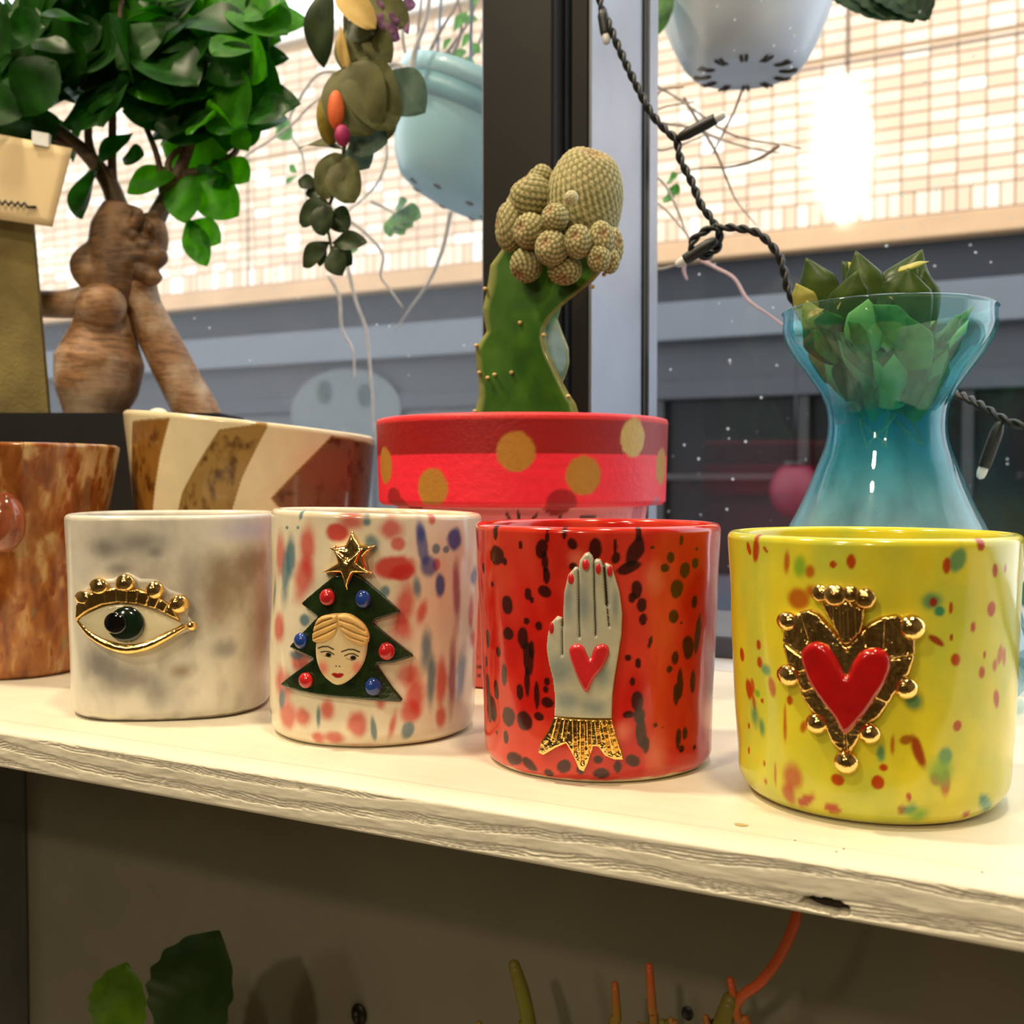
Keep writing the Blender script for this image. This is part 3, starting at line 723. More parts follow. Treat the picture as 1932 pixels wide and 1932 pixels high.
# ---- red cup with the hand
BK = lin(24, 14, 12)
RS = [(195,165,14,45),(205,315,45,62,10),(260,355,15,25),(365,245,12,25),(505,270,34,58,-10),(530,360,18,58),(540,450,20,48),(530,560,40,34,-20),(415,580,22,38),(440,615,15,20),(275,645,32,58),(405,758,18,22),(490,790,22,28),(285,845,35,40),(380,870,34,68,-5),(415,1010,34,105),(410,1160,17,95),(440,950,19,58),(545,190,12,35),(660,175,14,30),(715,240,30,38,30),(870,270,40,66),(720,390,30,28),(1005,260,14,48),(1010,330,28,38,-20),(1145,280,50,105,-22),(1105,395,80,36,20),(1165,180,20,48),(1150,540,36,60),(1115,600,25,33),(1185,650,30,45),(1195,745,25,38),(1090,1005,22,22),(1160,1045,18,30),(1120,1165,18,30),(1155,1300,36,60),(1090,1390,40,25),(1165,1400,34,50),(1180,1520,34,105,5),(1210,1590,28,58),(1125,1700,50,42,-30),
 (1380,330,22,35),(1340,400,28,28),(1475,410,32,54),(1545,370,22,35),(1420,545,36,58),(1540,630,18,40),(1400,725,32,42),(1240,900,14,48,-15),(1500,930,34,78),(1560,850,17,130,-8),(1410,1010,20,40),(1370,1085,20,25),(1440,1180,20,95),(1415,1250,20,70),(1530,1160,18,78),(1450,215,12,33),(1555,270,8,12),(1475,1520,14,38),(1430,1560,17,68),(1450,1620,18,28),(1540,1610,10,20),(1275,1460,15,14),(1255,260,14,10),
 (115,400,8,38),(145,880,11,58),(175,510,8,18),(215,965,15,34),(135,1030,9,40),(255,1120,18,78),(200,1220,17,68),(145,1200,14,88),(155,1330,17,105),(182,1350,22,78),(545,1165,20,24),(360,1235,22,48),(535,1220,15,20),(475,1260,18,88),(545,1310,38,34),(285,1400,42,58),(385,1430,48,58),(490,1400,34,28),(320,1690,50,46,15),(430,1730,50,36,-25),(555,1785,32,24),(660,1740,50,42,35),(890,1690,34,28),(1020,1740,24,38),(915,1790,55,36),(770,1760,25,28),(1325,1475,7,8),(1450,770,9,9),(205,1510,8,14),(265,1540,16,40)]
RS = [(a[0], a[1], a[2] * 1.16, a[3] * 1.12, a[4] if len(a) > 4 else 0, BK, .16) for a in RS]
PK = lin(226, 112, 84)
RS = [(740,340,60,70,0,PK,.8),(330,680,80,120,0,lin(206,52,36),.9),(1260,480,80,110,0,PK,.9),(1320,820,140,200,0,lin(214,74,48),.95),(1290,1640,80,160,0,PK,.9),(470,1480,120,80,0,lin(214,72,54),.95),(1050,1500,60,70,0,PK,.9),(230,500,60,160,0,lin(210,72,50),.95),(1380,1400,90,200,0,lin(190,28,18),.9),(600,680,70,200,0,lin(190,24,16),.95)] + RS
def rb(S, z, n1, n2):
    a = np.array(lin(196, 26, 18)[:3]); b = np.array(lin(216, 66, 44)[:3]); t = sstep(-.35, .6, n2)[:, None]; return a * (1 - t) + b * t
cupR = Cup('ceramic_cup', 'red ceramic cup spotted black with a pale raised hand holding a heart', 1127, .0373, .0345, .0716, .282, spots_paint(RS, rb, origin=(880, 960), k=3.578, foot=lin(232, 214, 178)), M['glaze'], corner=.0045, seed=2, wob=.0006)
O, K = (880, 960), 3.578
HC = lin(196, 192, 168); DK = lin(22, 20, 14); NR = lin(170, 30, 24); HG = lin(150, 158, 150)
M['hand_gl'] = painted('pale_hand_glaze', rough=.32, coat=.2, bmp=.15, bscale=160, nvar=.16, nscale=260)
fing = [([(760,395),(763,600),(768,860)], .00020, DK), ([(861,345),(866,600),(874,850)], .00022, DK), ([(928,375),(938,520),(946,640)], .00042, DK), ([(946,640),(960,790)], .00018, DK), ([(655,740),(657,980)], .0002, DK)]
hand = relief(cupR, 'hand', [(600,1400),(606,1280),(592,1150),(562,1020),(550,930),(558,840),(578,765),(618,722),(648,733),(656,790),(657,700),(664,560),(690,445),(735,390),(758,392),(768,345),(800,300),(828,290),(852,315),(862,346),(880,335),(905,338),(922,372),(945,362),(980,380),(1000,450),(1032,560),(1050,700),(1045,850),(1022,1000),(1000,1130),(986,1250),(980,1412)], O, K, M['hand_gl'], cupR.root, thick=.0019, bev=.0008, step=.00038, base_col=HC,
   grooves=[(g, w * 1.5, .0010) for g, w, c in fing], paint=[('dot', (640,1080), (90,110), HG, .8), ('dot', (690,1290), (80,70), HG, .8), ('dot', (800,640), (50,150), HG, .9), ('dot', (700,620), (35,130), HG, .9), ('dot', (860,1330), (90,60), HG, .9), ('dot', (920,1120), (60,90), HG, .9), ('dot', (1000,640), (25,130), HG, .9)] + [('line', g, w, c, .4) for g, w, c in fing] , label='pale grey-white raised hand')
for zx, zy, rx, ry in ((810,375,25,38),(716,470,21,38),(891,402,19,38),(963,416,20,38),(591,800,17,42)):
    bead(cupR, 'fingernail', zx, zy, rx, O, K, M['heart_gl'], hand, ry=ry, h=.5, lift=2.1 if rx > 20 else 2.5, label='red painted fingernail')
relief(cupR, 'palm_heart', [(704,965),(712,925),(755,903),(800,928),(835,1005),(865,930),(910,905),(950,918),(960,968),(922,1060),(862,1140),(818,1232),(772,1170),(730,1060)], O, K, M['heart_gl'], cupR.root, thick=.0014, bev=.0011, step=.0004, base_h=.0016, smooth=3, label='small red heart on the palm')
relief(cupR, 'gold_cuff', [(602,1390),(700,1402),(800,1408),(980,1412),(1005,1510),(1050,1640),(1056,1690),(990,1690),(925,1660),(885,1600),(858,1600),(832,1700),(800,1772),(762,1752),(726,1660),(682,1580),(620,1610),(540,1660),(500,1640),(520,1560),(568,1480)], O, K, M['gold_smooth'], cupR.root, thick=.0022, bev=.0007, step=.00024, rough=.00006,
   grooves=[(g, .00040, .0011) for g in ([(640,1410),(605,1560)],[(690,1410),(672,1540)],[(740,1410),(745,1640)],[(790,1410),(790,1700)],[(832,1410),(838,1640)],[(880,1410),(900,1580)],[(925,1420),(965,1640)],[(958,1420),(1015,1640)])] , label='fluted gold cuff')

# ---- cream cup with the Christmas tree
R_ = lin(206, 52, 46); B_ = lin(30, 78, 150); T_ = lin(40, 110, 130); P_ = lin(140, 56, 96)
TS = [(275,740,48,150,-4,R_,.5),(255,900,55,140,-12,R_,.6),(430,658,62,48,0,R_,.35),(720,640,70,55,0,R_,.7),(765,722,42,38,0,R_,.4),(750,850,120,62,6,R_,.35),(800,880,75,45,10,R_,.35),(815,1050,60,130,0,R_,.6),(800,1185,70,90,0,R_,.65),(910,1100,34,80,-15,R_,.6),(990,838,25,40,0,R_,.4),(840,1450,60,70,0,R_,.7),(885,1560,60,110,0,R_,.6),(870,1650,62,60,0,R_,.5),(560,1710,62,78,0,R_,.45),(400,1640,42,60,0,R_,.65),(350,1790,42,40,0,R_,.5),(440,1790,62,36,0,R_,.6),(180,1670,50,78,0,R_,.6),(270,1680,40,60,0,R_,.6),(150,1500,42,100,0,R_,.7),(135,780,26,120,0,R_,.7),(130,1180,26,80,0,R_,.65),(240,1370,50,58,0,R_,.65),
 (1110,1000,24,200,5,P_,.6),(1090,1450,24,230,0,P_,.6),(1030,1480,30,130,0,R_,.7),(1195,1100,15,100,0,R_,.6),(1205,1250,20,60,0,R_,.6),(960,590,20,30,0,R_,.6),(690,1600,30,40,0,R_,.8),(760,1720,20,80,-10,R_,.8),(1030,1680,32,60,0,R_,.6),(500,600,70,40,0,R_,.8),(600,1840,120,20,0,R_,.8),
 (905,730,32,125,12,B_,.4),(945,850,50,62,0,B_,.4),(1012,950,34,80,0,B_,.35),(1095,700,40,68,5,B_,.35),(985,750,22,28,0,T_,.4),(1045,755,20,22,0,T_,.4),(190,790,24,115,0,T_,.6),(165,900,25,140,-5,T_,.7),(265,1140,32,36,0,T_,.4),(620,720,44,50,0,T_,.6),(700,985,26,30,0,T_,.6),(225,1335,34,26,0,T_,.6),(940,1300,34,130,0,T_,.7),(970,1480,24,150,0,T_,.7),(1140,1450,30,180,-5,B_,.6),(1210,900,20,60,0,B_,.5),(655,1740,17,80,8,T_,.4),(845,1750,36,50,-20,T_,.4),(350,1680,12,70,0,T_,.6),(150,1570,18,60,-15,T_,.5),(890,650,25,60,10,B_,.7),(240,565,10,26,-20,T_,.5),(225,630,8,10,0,T_,.4),(170,630,8,10,0,T_,.4),(590,600,22,22,0,T_,.7),(90,1690,15,60,0,T_,.6),(880,960,25,70,10,T_,.7),(110,1000,12,90,0,T_,.7)]
def tb(S, z, n1, n2):
    a = np.array(lin(236, 224, 196)[:3]); b = np.array(lin(230, 196, 166)[:3]); t = sstep(.0, .8, n2)[:, None]; return a * (1 - t) + b * t
cupT = Cup('ceramic_cup', 'cream ceramic cup streaked red and blue with a raised Christmas tree and face', 703, .0357, .0348, .0741, .2835, spots_paint(TS, tb, origin=(480, 780), k=2.928, foot=lin(228, 212, 176), ragged=.35), M['glaze'], corner=.005, seed=3, lean=(.0016, .001), wob=.0007, rim=lambda th: -.0010 * np.cos(th - .6))
O, K = (520, 990), 5.521
M['tree_gl'] = plain('dark_green_glaze', lin(26, 44, 16), .2, var=.5, scale=260, coat=.5, bmp=.2)
tree = relief(cupT, 'tree', [(600,510),(280,800),(285,830),(430,950),(325,1070),(175,1250),(180,1280),(400,1390),(330,1440),(85,1650),(100,1680),(440,1770),(800,1810),(1290,1845),(1310,1810),(1200,1680),(1050,1470),(1040,1448),(1200,1440),(1410,1372),(1400,1340),(1200,1190),(990,1020),(1010,990),(1260,912),(1260,890),(1050,700),(850,530),(780,500)], O, K, M['tree_gl'], cupT.root, thick=.0020, bev=.0007, step=.00042, label='dark green glazed tree')
def star_pts(cx_, cy_, R1, R2, rot, sx=1.0, n=5):
    return [(cx_ + sx * (R1 if i % 2 == 0 else R2) * math.cos(rot + math.pi * i / n), cy_ + (R1 if i % 2 == 0 else R2) * math.sin(rot + math.pi * i / n)) for i in range(2 * n)]
relief(cupT, 'gold_star', star_pts(768, 300, 235, 118, -math.pi/2 - .06), O, K, M['gold_smooth'], cupT.root, thick=.0016, bev=.0012, step=.00035, base_h=.0012, dome=.0010, label='gold star on top of the tree')
relief(cupT, 'gold_star', star_pts(728, 420, 250, 100, math.pi/2 + .02), O, K, M['gold_smooth'], cupT.root, thick=.0016, bev=.0012, step=.00035, base_h=.0022, dome=.0010, label='gold star on top of the tree')
M['bauble_red'] = plain('red_bauble_glaze', lin(196, 34, 38), .2, var=.2, scale=300, coat=.5); M['bauble_blue'] = plain('blue_bauble_glaze', lin(30, 62, 140), .2, var=.25, scale=300, coat=.5)
for zx, zy, rx, ry, mm in ((545,745,76,88,'bauble_red'),(880,765,80,96,'bauble_blue'),(305,1195,60,84,'bauble_blue'),(1120,1305,86,92,'bauble_red'),(360,1605,66,82,'bauble_red'),(1000,1670,86,92,'bauble_blue')):
    bead(cupT, 'bauble', zx, zy, rx, O, K, M[mm], tree, ry=ry, h=.7, lift=1.15, label=('red' if 'red' in mm else 'blue') + ' round bauble')
SK = lin(232, 208, 160); BW = lin(52, 54, 34); EY = lin(20, 20, 20); CK = lin(232, 140, 118); LP = lin(170, 22, 24)
M['face_gl'] = painted('face_glaze', rough=.3, coat=.2, bmp=.08, nvar=.06, nscale=200)
face = relief(cupT, 'face', [(470,1020),(445,1150),(440,1270),(452,1400),(500,1530),(580,1620),(655,1657),(750,1620),(850,1520),(912,1400),(935,1260),(930,1120),(860,1010),(690,960)], O, K, M['face_gl'], cupT.root, thick=.0016, bev=.0016, step=.00017, base_h=.0016, dome=.0006, smooth=3, base_col=SK,
   paint=[('dot', (525,1475), (62,84), CK, .8), ('dot', (845,1470), (58,84), CK, .8), ('line', [(480,1268),(520,1252),(570,1250),(622,1278)], .00026, BW, .5), ('line', [(700,1303),(760,1280),(810,1282),(862,1308)], .00026, BW, .5),
          ('line', [(508,1308),(550,1300),(590,1305),(628,1332)], .00022, EY, .5), ('dot', (578,1336), (30,26), EY, .4), ('line', [(728,1346),(770,1325),(810,1325),(852,1352)], .00022, EY, .5), ('dot', (806,1368), (32,28), EY, .4),
          ('line', [(540,1345),(600,1362)], .0001, BW, .6), ('line', [(740,1370),(800,1400)], .0001, BW, .6), ('dot', (652,1452), (9,9), BW, .5), ('dot', (682,1455), (9,9), BW, .5),
          ('dot', (640,1540), (34,20), LP, .35), ('dot', (692,1542), (34,20), LP, .35), ('dot', (668,1558), (42,20), LP, .35)], label='small painted face with pink cheeks')
M['hair_gl'] = plain('blond_hair_glaze', lin(222, 178, 104), .4, var=.12, scale=200, coat=.2)
relief(cupT, 'hair', [(425,1190),(428,1080),(470,960),(560,920),(650,912),(760,920),(880,1000),(945,1110),(948,1205),(890,1250),(795,1228),(705,1150),(665,1070),(640,1135),(560,1203),(470,1215)], O, K, M['hair_gl'], face, thick=.0022, bev=.0012, step=.00026, base_h=.0022, smooth=3,
   grooves=[(g, .00020, .0010) for g in ([(650,915),(655,1000),(665,1070)],[(640,1000),(560,1040),(430,1105)],[(640,1060),(560,1110),(440,1170)],[(600,960),(520,990),(450,1040)],[(680,975),(800,1020),(910,1090)],[(690,1040),(800,1100),(935,1150)],[(700,1100),(790,1160),(900,1200)])], label='parted blond hair')

# ---- white cup with the eye
GY = lin(140, 136, 134); BN = lin(136, 112, 86); LI = lin(190, 184, 210); WT = lin(222, 218, 204)
WS = [(790,800,170,70,0,GY,.9),(600,830,70,60,0,GY,.9),(690,950,70,40,0,GY,.9),(880,850,50,40,0,GY,.8),(1330,1000,190,150,0,BN,.95),(1250,1130,100,170,0,BN,.95),(1440,900,120,110,0,BN,.95),(1500,1250,80,330,0,BN,.95),(1270,1400,70,60,0,GY,.9),(1430,720,140,70,0,LI,.9),(1030,1530,70,50,0,BN,.95),(820,1640,80,70,0,WT,.9),(700,1560,150,90,0,GY,.95),(560,1480,80,90,0,GY,.97),(900,1650,90,100,0,GY,.97),(1080,1180,60,300,0,GY,.97)]
def wb(S, z, n1, n2):
    a = np.array(lin(228, 222, 206)[:3]); b = np.array(lin(192, 186, 174)[:3]); t = sstep(-.2, .8, n2 + .4 * n1)[:, None]; return a * (1 - t) + b * t
cupW = Cup('ceramic_cup', 'greyish white ceramic cup with a gold-lashed raised eye', 331, .0385, .0362, .0722, .279, spots_paint(WS, wb, origin=(0, 760), k=3.018, foot=lin(150, 138, 116), ragged=.5), M['glaze_matte'], corner=.004, seed=4, sq=2.7, sqrot=math.radians(28 + 8), wob=.0008)
O, K = (0, 760), 3.018
GO = M['gold_smooth']
backing = relief(cupW, 'eye_backing', [(462,1240),(455,1110),(490,1060),(560,1010),(650,1000),(730,965),(800,1000),(890,1005),(960,1060),(1040,1090),(1075,1150),(1070,1210),(1115,1265),(1090,1295),(960,1340),(850,1395),(740,1415),(630,1395),(540,1330)], O, K, M['glaze_matte'], cupW.root, thick=.0012, bev=.0009, step=.0006, base_col=lin(206, 200, 186), smooth=2)
relief(cupW, 'eye_white', [(472,1236),(530,1190),(620,1152),(720,1140),(830,1160),(930,1200),(1042,1256),(950,1312),(850,1370),(740,1386),(650,1372),(560,1322)], O, K, plain('eye_white_glaze', lin(226, 216, 180), .2, var=.05, coat=.4), cupW.root, thick=.0012, bev=.0012, step=.0005, base_h=.0010, dome=.0008, smooth=2, label='cream eyeball')
iris = bead(cupW, 'iris', 730, 1256, 106, O, K, plain('deep_green_glaze', lin(14, 34, 18), .12, var=.3, scale=200, coat=.8), cupW.root, ry=106, h=.30, lift=.35, label='glossy deep green iris')
bead(cupW, 'pupil', 692, 1246, 60, O, K, plain('black_glaze', lin(8, 8, 8), .1, coat=.8), iris, ry=62, h=.25, lift=1.08, label='glossy black pupil')
teeth = [([(x0, y0), (x1, y1)], .00022, .0007) for x0, y0, x1, y1 in ((505,1100,535,1185),(560,1070,585,1165),(625,1050,640,1150),(690,1045,695,1142),(750,1048,745,1142),(810,1058,795,1150),(870,1078,845,1165),(920,1105,890,1180),(965,1140,935,1200))]
lid = relief(cupW, 'gold_upper_lid', [(466,1242),(470,1150),(500,1100),(580,1060),(680,1045),(800,1055),(900,1090),(980,1150),(1032,1245),(985,1222),(900,1175),(800,1146),(700,1136),(610,1150),(530,1188)], O, K, M['gold'], cupW.root, thick=.0022, bev=.0008, step=.0004, base_h=.0010, grooves=teeth, label='gold ribbed upper lid')
for zx, zy, r in ((500,1108,42),(586,1042,48),(730,1022,52),(890,1062,52),(1020,1142,55),(1090,1268,28)): bead(cupW, 'lash_bead', zx, zy, r, O, K, GO, lid, h=.7, lift=.7)
P = surface_tube(cupW, [(470,1240),(540,1312),(640,1370),(740,1396),(850,1376),(960,1322),(1060,1266)], O, K, .0016, 1.1)
mesh('gold_lower_lid', *ctube(P, [.0007,.0014,.0018,.0019,.0018,.0014,.0007], 10), GO, cupW.root, label='gold lower lid')

# ---- brown mottled cup at the left edge
BRc = [lin(122, 62, 22), lin(174, 108, 48), lin(204, 168, 112), lin(140, 70, 26)]
def bb(S, z, n1, n2):
    w1 = fbm(S * 160, z * 90, 2.1, 2); f = 1.2 * fbm(S * 200 + 3 + .4 * w1, z * 90 + 7 + .4 * w1, .5, 4); g = 1.4 * fbm(S * 380 + w1, z * 190 + 31, 1.5, 3)
    a, b_, c_, d = [np.array(q[:3]) for q in BRc]; t = sstep(-.5, .3, f)[:, None]; u = sstep(.05, .55, f + .3 * (z[:, None].ravel() / .1 - .5))[:, None]; w = sstep(.25, .6, g)[:, None]
    Cc = a * (1 - t) + b_ * t; Cc = Cc * (1 - u) + c_ * u; Cc = Cc * (1 - w) + d * w
    k_ = (sstep(.35, .6, fbm(S * 100 + 50, z * 70 + 9, 2.5, 2)) * .5)[:, None]; return Cc * (1 - k_) + np.array(lin(130, 150, 110)[:3]) * k_
cupB = Cup('ceramic_cup', 'brown mottled ceramic cup with a round knob, cut by the left edge', 26, .0455, .0300, .1000, .306, spots_paint([], bb), M['glaze'], corner=.005, seed=5, wob=.0006, group=None)
mesh('knob', *sphere(cupB.surf(np.array([cupB.hit(8, 985)[0]]), np.array([cupB.hit(8, 985)[1]]))[0], (.009, .008, .0125), 24, 16), plain('brown_knob_glaze', lin(150, 80, 50), .14, var=.4, scale=150, coat=.6), cupB.root, label='rounded red-brown knob')

# ---- striped bowl behind
def sz_poly(cup, pts): return np.array([cup.sz(*q) for q in pts])
def bowl_paint():
    cache = {}
    def f(cup, th, z):
        if not cache:
            cache['a'] = [sz_poly(cup, p) for p in ([(248,795),(318,790),(300,860),(285,1000),(240,1000)], [(415,812),(505,800),(455,900),(425,1000),(330,1000),(345,930)], [(625,822),(720,840),(720,1000),(560,1000),(513,940),(560,890)])]
        dt = (th - cup.phi0 + math.pi) % (2*math.pi) - math.pi; P = np.stack([dt * cup.R, z], 1)
        n1 = fbm(P[:, 0] * 120, z * 60, .7, 4); n2 = fbm(P[:, 0] * 220, z * 150, 1.7, 3)
        Cc = np.tile(np.array(lin(230, 214, 176)[:3]), (len(z), 1)); t = sstep(-.3, .6, n1)[:, None]; Cc = Cc * (1 - t * .25) + np.array(lin(226, 214, 180)[:3]) * t * .25
        cols = [(lin(146, 100, 40), lin(90, 52, 16)), (lin(160, 128, 72), lin(96, 66, 40)), (lin(128, 88, 66), lin(90, 56, 36))]
        for poly, (ca, cb) in zip(cache['a'], cols):
            ins = pip(P, poly); d = dpoly(P, poly); t = sstep(.0, .5, n2)[:, None]; cc = np.array(ca[:3]) * (1 - t) + np.array(cb[:3]) * t
            Cc = np.where(ins[:, None], cc, Cc); e = (1 - sstep(.0003, .0008, d))[:, None] * .8; Cc = Cc * (1 - e) + np.array(lin(150, 110, 50)[:3]) * e
        return Cc
    return f
cupS = Cup('striped_bowl', 'tall cream bowl with slanting brown stripes behind the white cup', 479, .0590, .0490, .1115, .373, bowl_paint(), M['glaze'], corner=.006, seed=6, wob=.0006, wall=.004, group=None, cat='bowl', rim=lambda th: -.0062 * np.cos(th - math.radians(28)))

# =================================================================== POTTED CACTUS
pc = np.array([ony(985, 900, .432)[0], .432])
pot_root = thing('potted_cactus', (pc[0], pc[1], 0), 'grafted cactus with a knobbly crown in a red and pink gold-dotted pot', 'potted cactus')
dz = depth((pc[0], pc[1], .1)); q = dz / F
ZB, ZM, ZTp = .0740, .0945, .1105
RR = .0632
prof = [(.0400, 0), (.0425, .0006), (.0435, .002), (.0545, ZB - .0005), (.0606, ZB), (.0622, ZB + .0015)]
prof += [(.0622 + (RR - .0622) * t, ZB + .0015 + (ZTp - .003 - ZB) * t) for t in np.linspace(0, 1, 44)[1:]]
prof += [(RR - .0005, ZTp - .0004), (RR - .002, ZTp), (RR - .006, ZTp - .0002), (RR - .0072, ZTp - .002), (RR - .0085, .085), (0.0505, .080), (.036, .006), (.0, .006)]
# body rows between base and band are filled in densely for the painted marks
body = [(.0435 + (.0545 - .0435) * t, .002 + (ZB - .0025) * t) for t in np.linspace(0, 1, 60)[1:-1]]
prof = prof[:3] + body + prof[3:]
th = np.concatenate([np.linspace(-1.8, 1.8, 300), np.linspace(1.8, 2*math.pi - 1.8, 60)[1:-1]]) + math.atan2(-pc[1], -pc[0])
V = []; 
for r, z in prof: V.append(np.stack([pc[0] + r*np.cos(th), pc[1] + r*np.sin(th), np.full(len(th), z)], 1))
V = np.concatenate(V); n = len(th); idx = np.arange(len(V)).reshape(-1, n); nx_ = np.roll(idx, -1, 1)
Fc = np.stack([idx[:-1], nx_[:-1], nx_[1:], idx[1:]], -1).reshape(-1, 4).tolist() + [idx[0][::-1].tolist()]
zc_ = V[:, 2]; rr_ = np.hypot(V[:, 0] - pc[0], V[:, 1] - pc[1]); ang = np.arctan2(V[:, 1] - pc[1], V[:, 0] - pc[0])
c_red, c_cor, c_pink, c_lip, c_soil = lin(158, 8, 16), lin(252, 36, 62), lin(236, 132, 140), lin(224, 44, 50), lin(150, 90, 60)
Cc = np.tile(np.array(c_pink[:3]), (len(V), 1)); lowm = sstep(.05, .03, zc_)[:, None]; Cc = Cc * (1 - lowm) + np.array(lin(222, 92, 84)[:3]) * lowm
band = (zc_ >= ZB - .001) & (rr_ > .058); Cc[band] = c_cor[:3]; Cc[band & (zc_ > ZM)] = c_red[:3]; Cc[band & (zc_ > ZTp - .0030)] = c_lip[:3]; Cc[(zc_ >= ZTp - .0005)] = c_lip[:3]
inner = np.zeros(len(V), bool); inner[idx[-6:].ravel()] = True; Cc[inner] = lin(180, 60, 60)[:3]
tm_ = 1 + .10 * fbm(ang * 3, zc_ * 900, 1.1, 3)[:, None]; Cc = np.clip(Cc * tm_, 0, 1)
def pot_hit(px, py, R):
    d = ray(px, py); o = C[:2] - pc; a = d[:2] @ d[:2]; b = o @ d[:2]; c = o @ o - R * R; k = (-b - math.sqrt(max(b*b - a*c, 0))) / a; p = C + d * k
    return math.atan2(p[1] - pc[1], p[0] - pc[0]), p[2], mpp(p)
def pot_dot(px, py, R, r_m, rz_m, col, clipz=None, soft=.08):
    t0, z0, m_ = pot_hit(px, py, R); d = ((ang - t0 + math.pi) % (2*math.pi) - math.pi) * rr_
    e = np.sqrt((d / r_m) ** 2 + ((zc_ - z0) / rz_m) ** 2) + .05 * vnoise(ang * 60, zc_ * 900)
    al = (1 - sstep(1 - soft, 1 + soft, e)) * (rr_ > .04)
    if clipz is not None: al = al * (zc_ > clipz)
    al[inner] = 0; Cc[:] = Cc * (1 - al[:, None]) + np.array(col[:3]) * al[:, None]
GD = lin(186, 128, 42); DR = lin(170, 14, 30)
u = .0076
for px, py, c_ in ((973, 852, GD), (1103, 897, GD), (813, 920, GD), (1196, 826, lin(206, 170, 96)), (724, 878, GD), (1251, 880, GD)): pot_dot(px, py, RR, u * .98, u, c_, ZB)
pot_dot(1057, 948, .0600, .0063, .0052, DR); pot_dot(752, 938, .0600, .006, .004, DR); pot_dot(772, 960, .0575, .005, .005, DR); pot_dot(1212, 968, .056, .006, .007, lin(206, 84, 104))
def pot_line(x0, y0, x1, y1, R, w, col):
    for t in np.linspace(0, 1, 10): pot_dot(x0 + (x1 - x0)*t, y0 + (y1 - y0)*t, R, w, w, col, soft=.3)
for a_ in ((955,968,965,985),(977,967,981,985),(1012,972,1000,985),(1055,975,1062,985),(1095,978,1108,973),(1108,973,1122,976)): pot_line(*a_, .054, .0006, BK)
for a_ in ((888,1235,900,1240),(886,1255,904,1258),(888,1270,902,1276)): pot_line(*a_, .046, .0005, BK)
mesh('pot', V, Fc, painted('matte_acrylic_paint', rough=.5, coat=0, bmp=.25, bscale=400, nvar=.08, nscale=300), pot_root, col=Cc, label='red and pink painted flower pot with gold dots')
M['soil'] = plain('potting_soil', lin(60, 44, 30), .95, var=.5, scale=300, bmp=1.0, bscale=500)
mesh('soil', *lathe([(0, .099), (.03, .0992), (.0545, .098), (.0550, .090), (0, .090)], 40, (pc[0], pc[1], 0)), M['soil'], pot_root)
# three-ribbed rootstock
cyk = .430
def lerp_px(tab, y): return np.interp(y, [t[1] for t in tab], [t[0] for t in tab])
Lp = [(948,462),(925,490),(921,520),(917,545),(911,575),(914,600),(918,622),(905,640),(897,655),(899,690),(904,720),(903,745),(898,765),(893,783),(888,830)]
Rp = [(1060,462),(1106,486),(1128,500),(1141,517),(1120,541),(1098,556),(1066,580),(1040,602),(1027,622),(1025,640),(1032,668),(1046,695),(1060,722),(1073,746),(1086,765),(1092,783),(1110,830)]
Bp = [(1040,462),(1060,520),(1060,560),(1052,590),(1060,615),(1073,650),(1074,680),(1066,705),(1058,722),(1060,760),(1066,783),(1070,830)]
ys = np.linspace(462, 838, 110); rows = []; cols = []
for y in ys:
    pl = ony(lerp_px(Lp, y), y, cyk - .004); pr = ony(lerp_px(Rp, y), y, cyk - .006); pb = ony(lerp_px(Bp, y), y, cyk + .020)
    z = (pl[2] + pr[2]) / 2; pl[2] = pr[2] = pb[2] = z; cen = (pl + pr + pb) / 3
    pts = []; tt = []
    for a_, b_ in ((pl, pr), (pr, pb), (pb, pl)):
        for t in np.linspace(0, 1, 15)[:-1]:
            p = a_ * (1 - t) + b_ * t; bow = math.sin(math.pi * t) ; rib = min(t, 1 - t)
            out = p + (cen - p) * (.42 * bow * (.45 if a_ is pl else .6)); pts.append(out); tt.append(rib)
    rows.append(np.array(pts)); cols.append(np.array(tt))
V = np.concatenate(rows); tt = np.concatenate(cols); n = len(rows[0]); idx = np.arange(len(V)).reshape(-1, n); nx_ = np.roll(idx, -1, 1)
Fc = np.stack([idx[:-1], idx[1:], nx_[1:], nx_[:-1]], -1).reshape(-1, 4).tolist() + [idx[0].tolist(), idx[-1][::-1].tolist()]
g1, g2, g3 = lin(66, 112, 18), lin(38, 84, 12), lin(176, 170, 110)
nn = fbm(V[:, 0] * 140, V[:, 2] * 90, 1.4, 3); t = sstep(-.5, .5, nn)[:, None]
Cc = np.array(g1[:3]) * (1 - t) + np.array(g2[:3]) * t; e = (1 - sstep(.0, .05, tt))[:, None] * .8; Cc = Cc * (1 - e) + np.array(g3[:3]) * e

M['cactus_g'] = painted('cactus_skin', rough=.38, coat=.15, bmp=.15, bscale=120)
stem = fixnormals(mesh('rootstock', V, Fc, M['cactus_g'], pot_root, col=Cc, label='three-ribbed green cactus stem'))
M['areole'] = plain('tan_areole', lin(206, 176, 120), .8, var=.3, scale=800)
for px, py, yy in ((898,652,cyk-.0045),(915,545,cyk-.0045),(896,776,cyk-.0045),(1140,518,cyk-.007),(1026,632,cyk-.007),(1072,748,cyk-.007),(1118,541,cyk-.007),(933,707,cyk-.005),(965,703,cyk-.004),(904,703,cyk-.005),(920,713,cyk-.005),(981,609,cyk-.004)):
    mesh('areole', *sphere(ony(px, py, yy), (.0011, .0009, .0009), 8, 6), M['areole'], stem)
